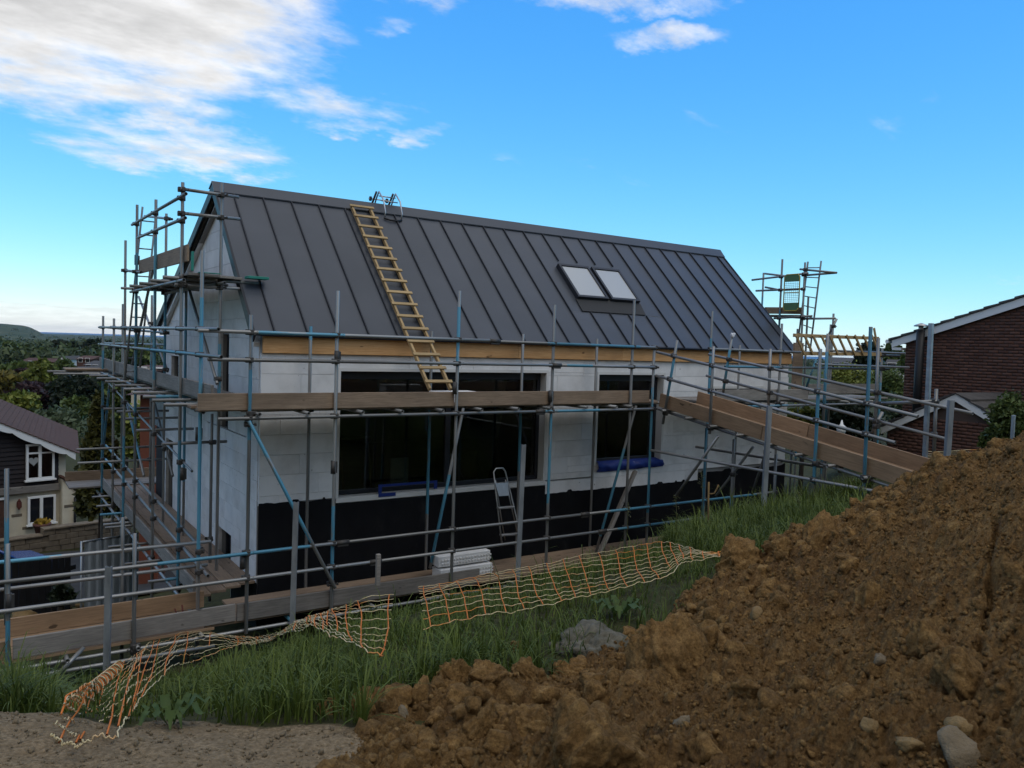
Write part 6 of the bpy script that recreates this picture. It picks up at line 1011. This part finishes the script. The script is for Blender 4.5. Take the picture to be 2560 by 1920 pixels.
b = MB(); b.prism([(e0[1], e0[2]+.0), (-7, rt(-7)), (-7, rt(-7)-.19), (e0[1], e0[2]-.19)], lambda a, c: (BX-.10, a, c), lambda a, c: (BX-.06, a, c)); b.build('bargeboard', 'white', bn); MB().cbox((BX-.12, float(e0[1])-.28, float(e0[2])-.26), (BX+6, float(e0[1])-.02, float(e0[2])-.19)).build('soffit', 'white', bn)
y = float(e0[1])+.08; k = 0
while y > -6.5: 
    y2 = y-.34; b = MB(); b.prism([(y, rt(y)+.075), (y2, rt(y2)+.045), (y2, rt(y2)+.005), (y, rt(y)+.02)], lambda a, c: (BX-.14, a, c), lambda a, c: (BX+6, a, c)); b.build('tile_course', 'tilegrey', bn); y = y2
MB().tube([(BX-.13, float(e0[1])+.12, float(e0[2])-.03), (BX+6, float(e0[1])+.12, float(e0[2])-.03)], .05, 8).build('gutter', 'white', bn)
fy = float(aX(2302, 830, BX-.25)[1]); fl_ = thing('flue_pipe', 'tall black flue pipe with metal cowl beside the brick gable', 'flue', (BX-.25, fy, -2)); fz = float(aX(2302, 826, BX-.25)[2]); MB().tube([(BX-.25, fy, -2.2), (BX-.25, fy, fz)], .10, 16).build('pipe', 'black', fl_); MB().tube([(BX-.25, fy, fz), (BX-.25, fy, fz+.1)], .06, 12).build('collar', 'alu', fl_); MB().tube([(BX-.25, fy, fz+.1), (BX-.25, fy, fz+.13), (BX-.25, fy, fz+.19)], [.17, .17, .01], 14).build('cowl', 'alu', fl_)
ga = thing('garage', 'low brick garage with white gable boards before the brick house', 'garage', (15.5, -2, -2.6)); A_, L_, R_ = aX(2396, 985, GXr), aX(2210, 1068, GXr), aX(2520, 1056, GXr)
gtop = lambda y: A_[2]-abs(y-A_[1])*((A_[2]-L_[2])/(L_[1]-A_[1])); bricks('brickwork', ga, GXr, float(L_[1])-.1, float(R_[1])+.05, -2.8, lambda y: gtop(y)-.12, 'brick')
yl, yr = float(L_[1]), float(A_[1]-(L_[1]-A_[1])); b = MB(); b.prism([(yl-.1, -2.8), (yr+.1, -2.8), (yr+.1, gtop(yr+.1)-.1), (A_[1], A_[2]-.1), (yl-.1, gtop(yl-.1)-.1)], lambda a, c: (GXr+.012, a, c), lambda a, c: (BX-.02, a, c)); b.build('wall', 'mortar', ga)
for ya in (yl, yr): b = MB(); b.prism([(A_[1], A_[2]), (ya, gtop(ya)), (ya, gtop(ya)-.16), (A_[1], A_[2]-.17)], lambda a, c: (GXr-.11, a, c), lambda a, c: (GXr-.07, a, c)); b.build('bargeboard', 'white', ga)
for sg, ya in ((1, yl), (-1, yr)):
    for k in range(6):
        ta, tb = k/6, (k+1)/6; y_0, y_1 = ya+(A_[1]-ya)*ta, ya+(A_[1]-ya)*tb; b = MB(); b.prism([(y_0+sg*.05, gtop(y_0)+.055), (y_1, gtop(y_1)+.03), (y_1, gtop(y_1)+.003), (y_0+sg*.05, gtop(y_0)+.005)], lambda a, c: (GXr-.14, a, c), lambda a, c: (BX-.02, a, c)); b.build('tile_course', 'tilegrey', ga)
q = aD(2103, 1085, 15); tag(MB().tube([q, q+np.array([0, 0, .12]), q+np.array([0, 0, .18]), q+np.array([0, 0, .26])], [.06, .1, .03, .01], 8).build('garden_ornament', 'white'), 'small white garden ornament below the ramp rails', 'ornament')
mh = thing('net_fence', 'strip of orange net on posts behind the heap at right', 'net', aX(2340, 1130, 8.4))
for k in range(5): b = MB(); b.tube([aX(2310+s*22, 1128+k*5+2*math.sin(s*.9+k)-s*.3, 8.6) for s in range(12)], .006, 4, False); b.build('net_strand', 'netyellow', mh)
# ------------------------------------------------------------------ air
hz = MB().box((-15800, -15800, -42), (15800, 15800, 70)); o = hz.build('haze', 'white'); o['kind'] = 'stuff'; o['label'] = 'thin blue haze filling the air of the valley'; o['category'] = 'haze'
hm = bpy.data.materials.new('haze_air'); hm.use_nodes = True; hm.node_tree.nodes.clear(); pv = hm.node_tree.nodes.new('ShaderNodeVolumePrincipled'); pv.inputs['Color'].default_value = (.62, .74, .9, 1); pv.inputs['Density'].default_value = 0.000035; pv.inputs['Anisotropy'].default_value = .2
ho = hm.node_tree.nodes.new('ShaderNodeOutputMaterial'); hm.node_tree.links.new(pv.outputs[0], ho.inputs['Volume']); o.data.materials[0] = hm
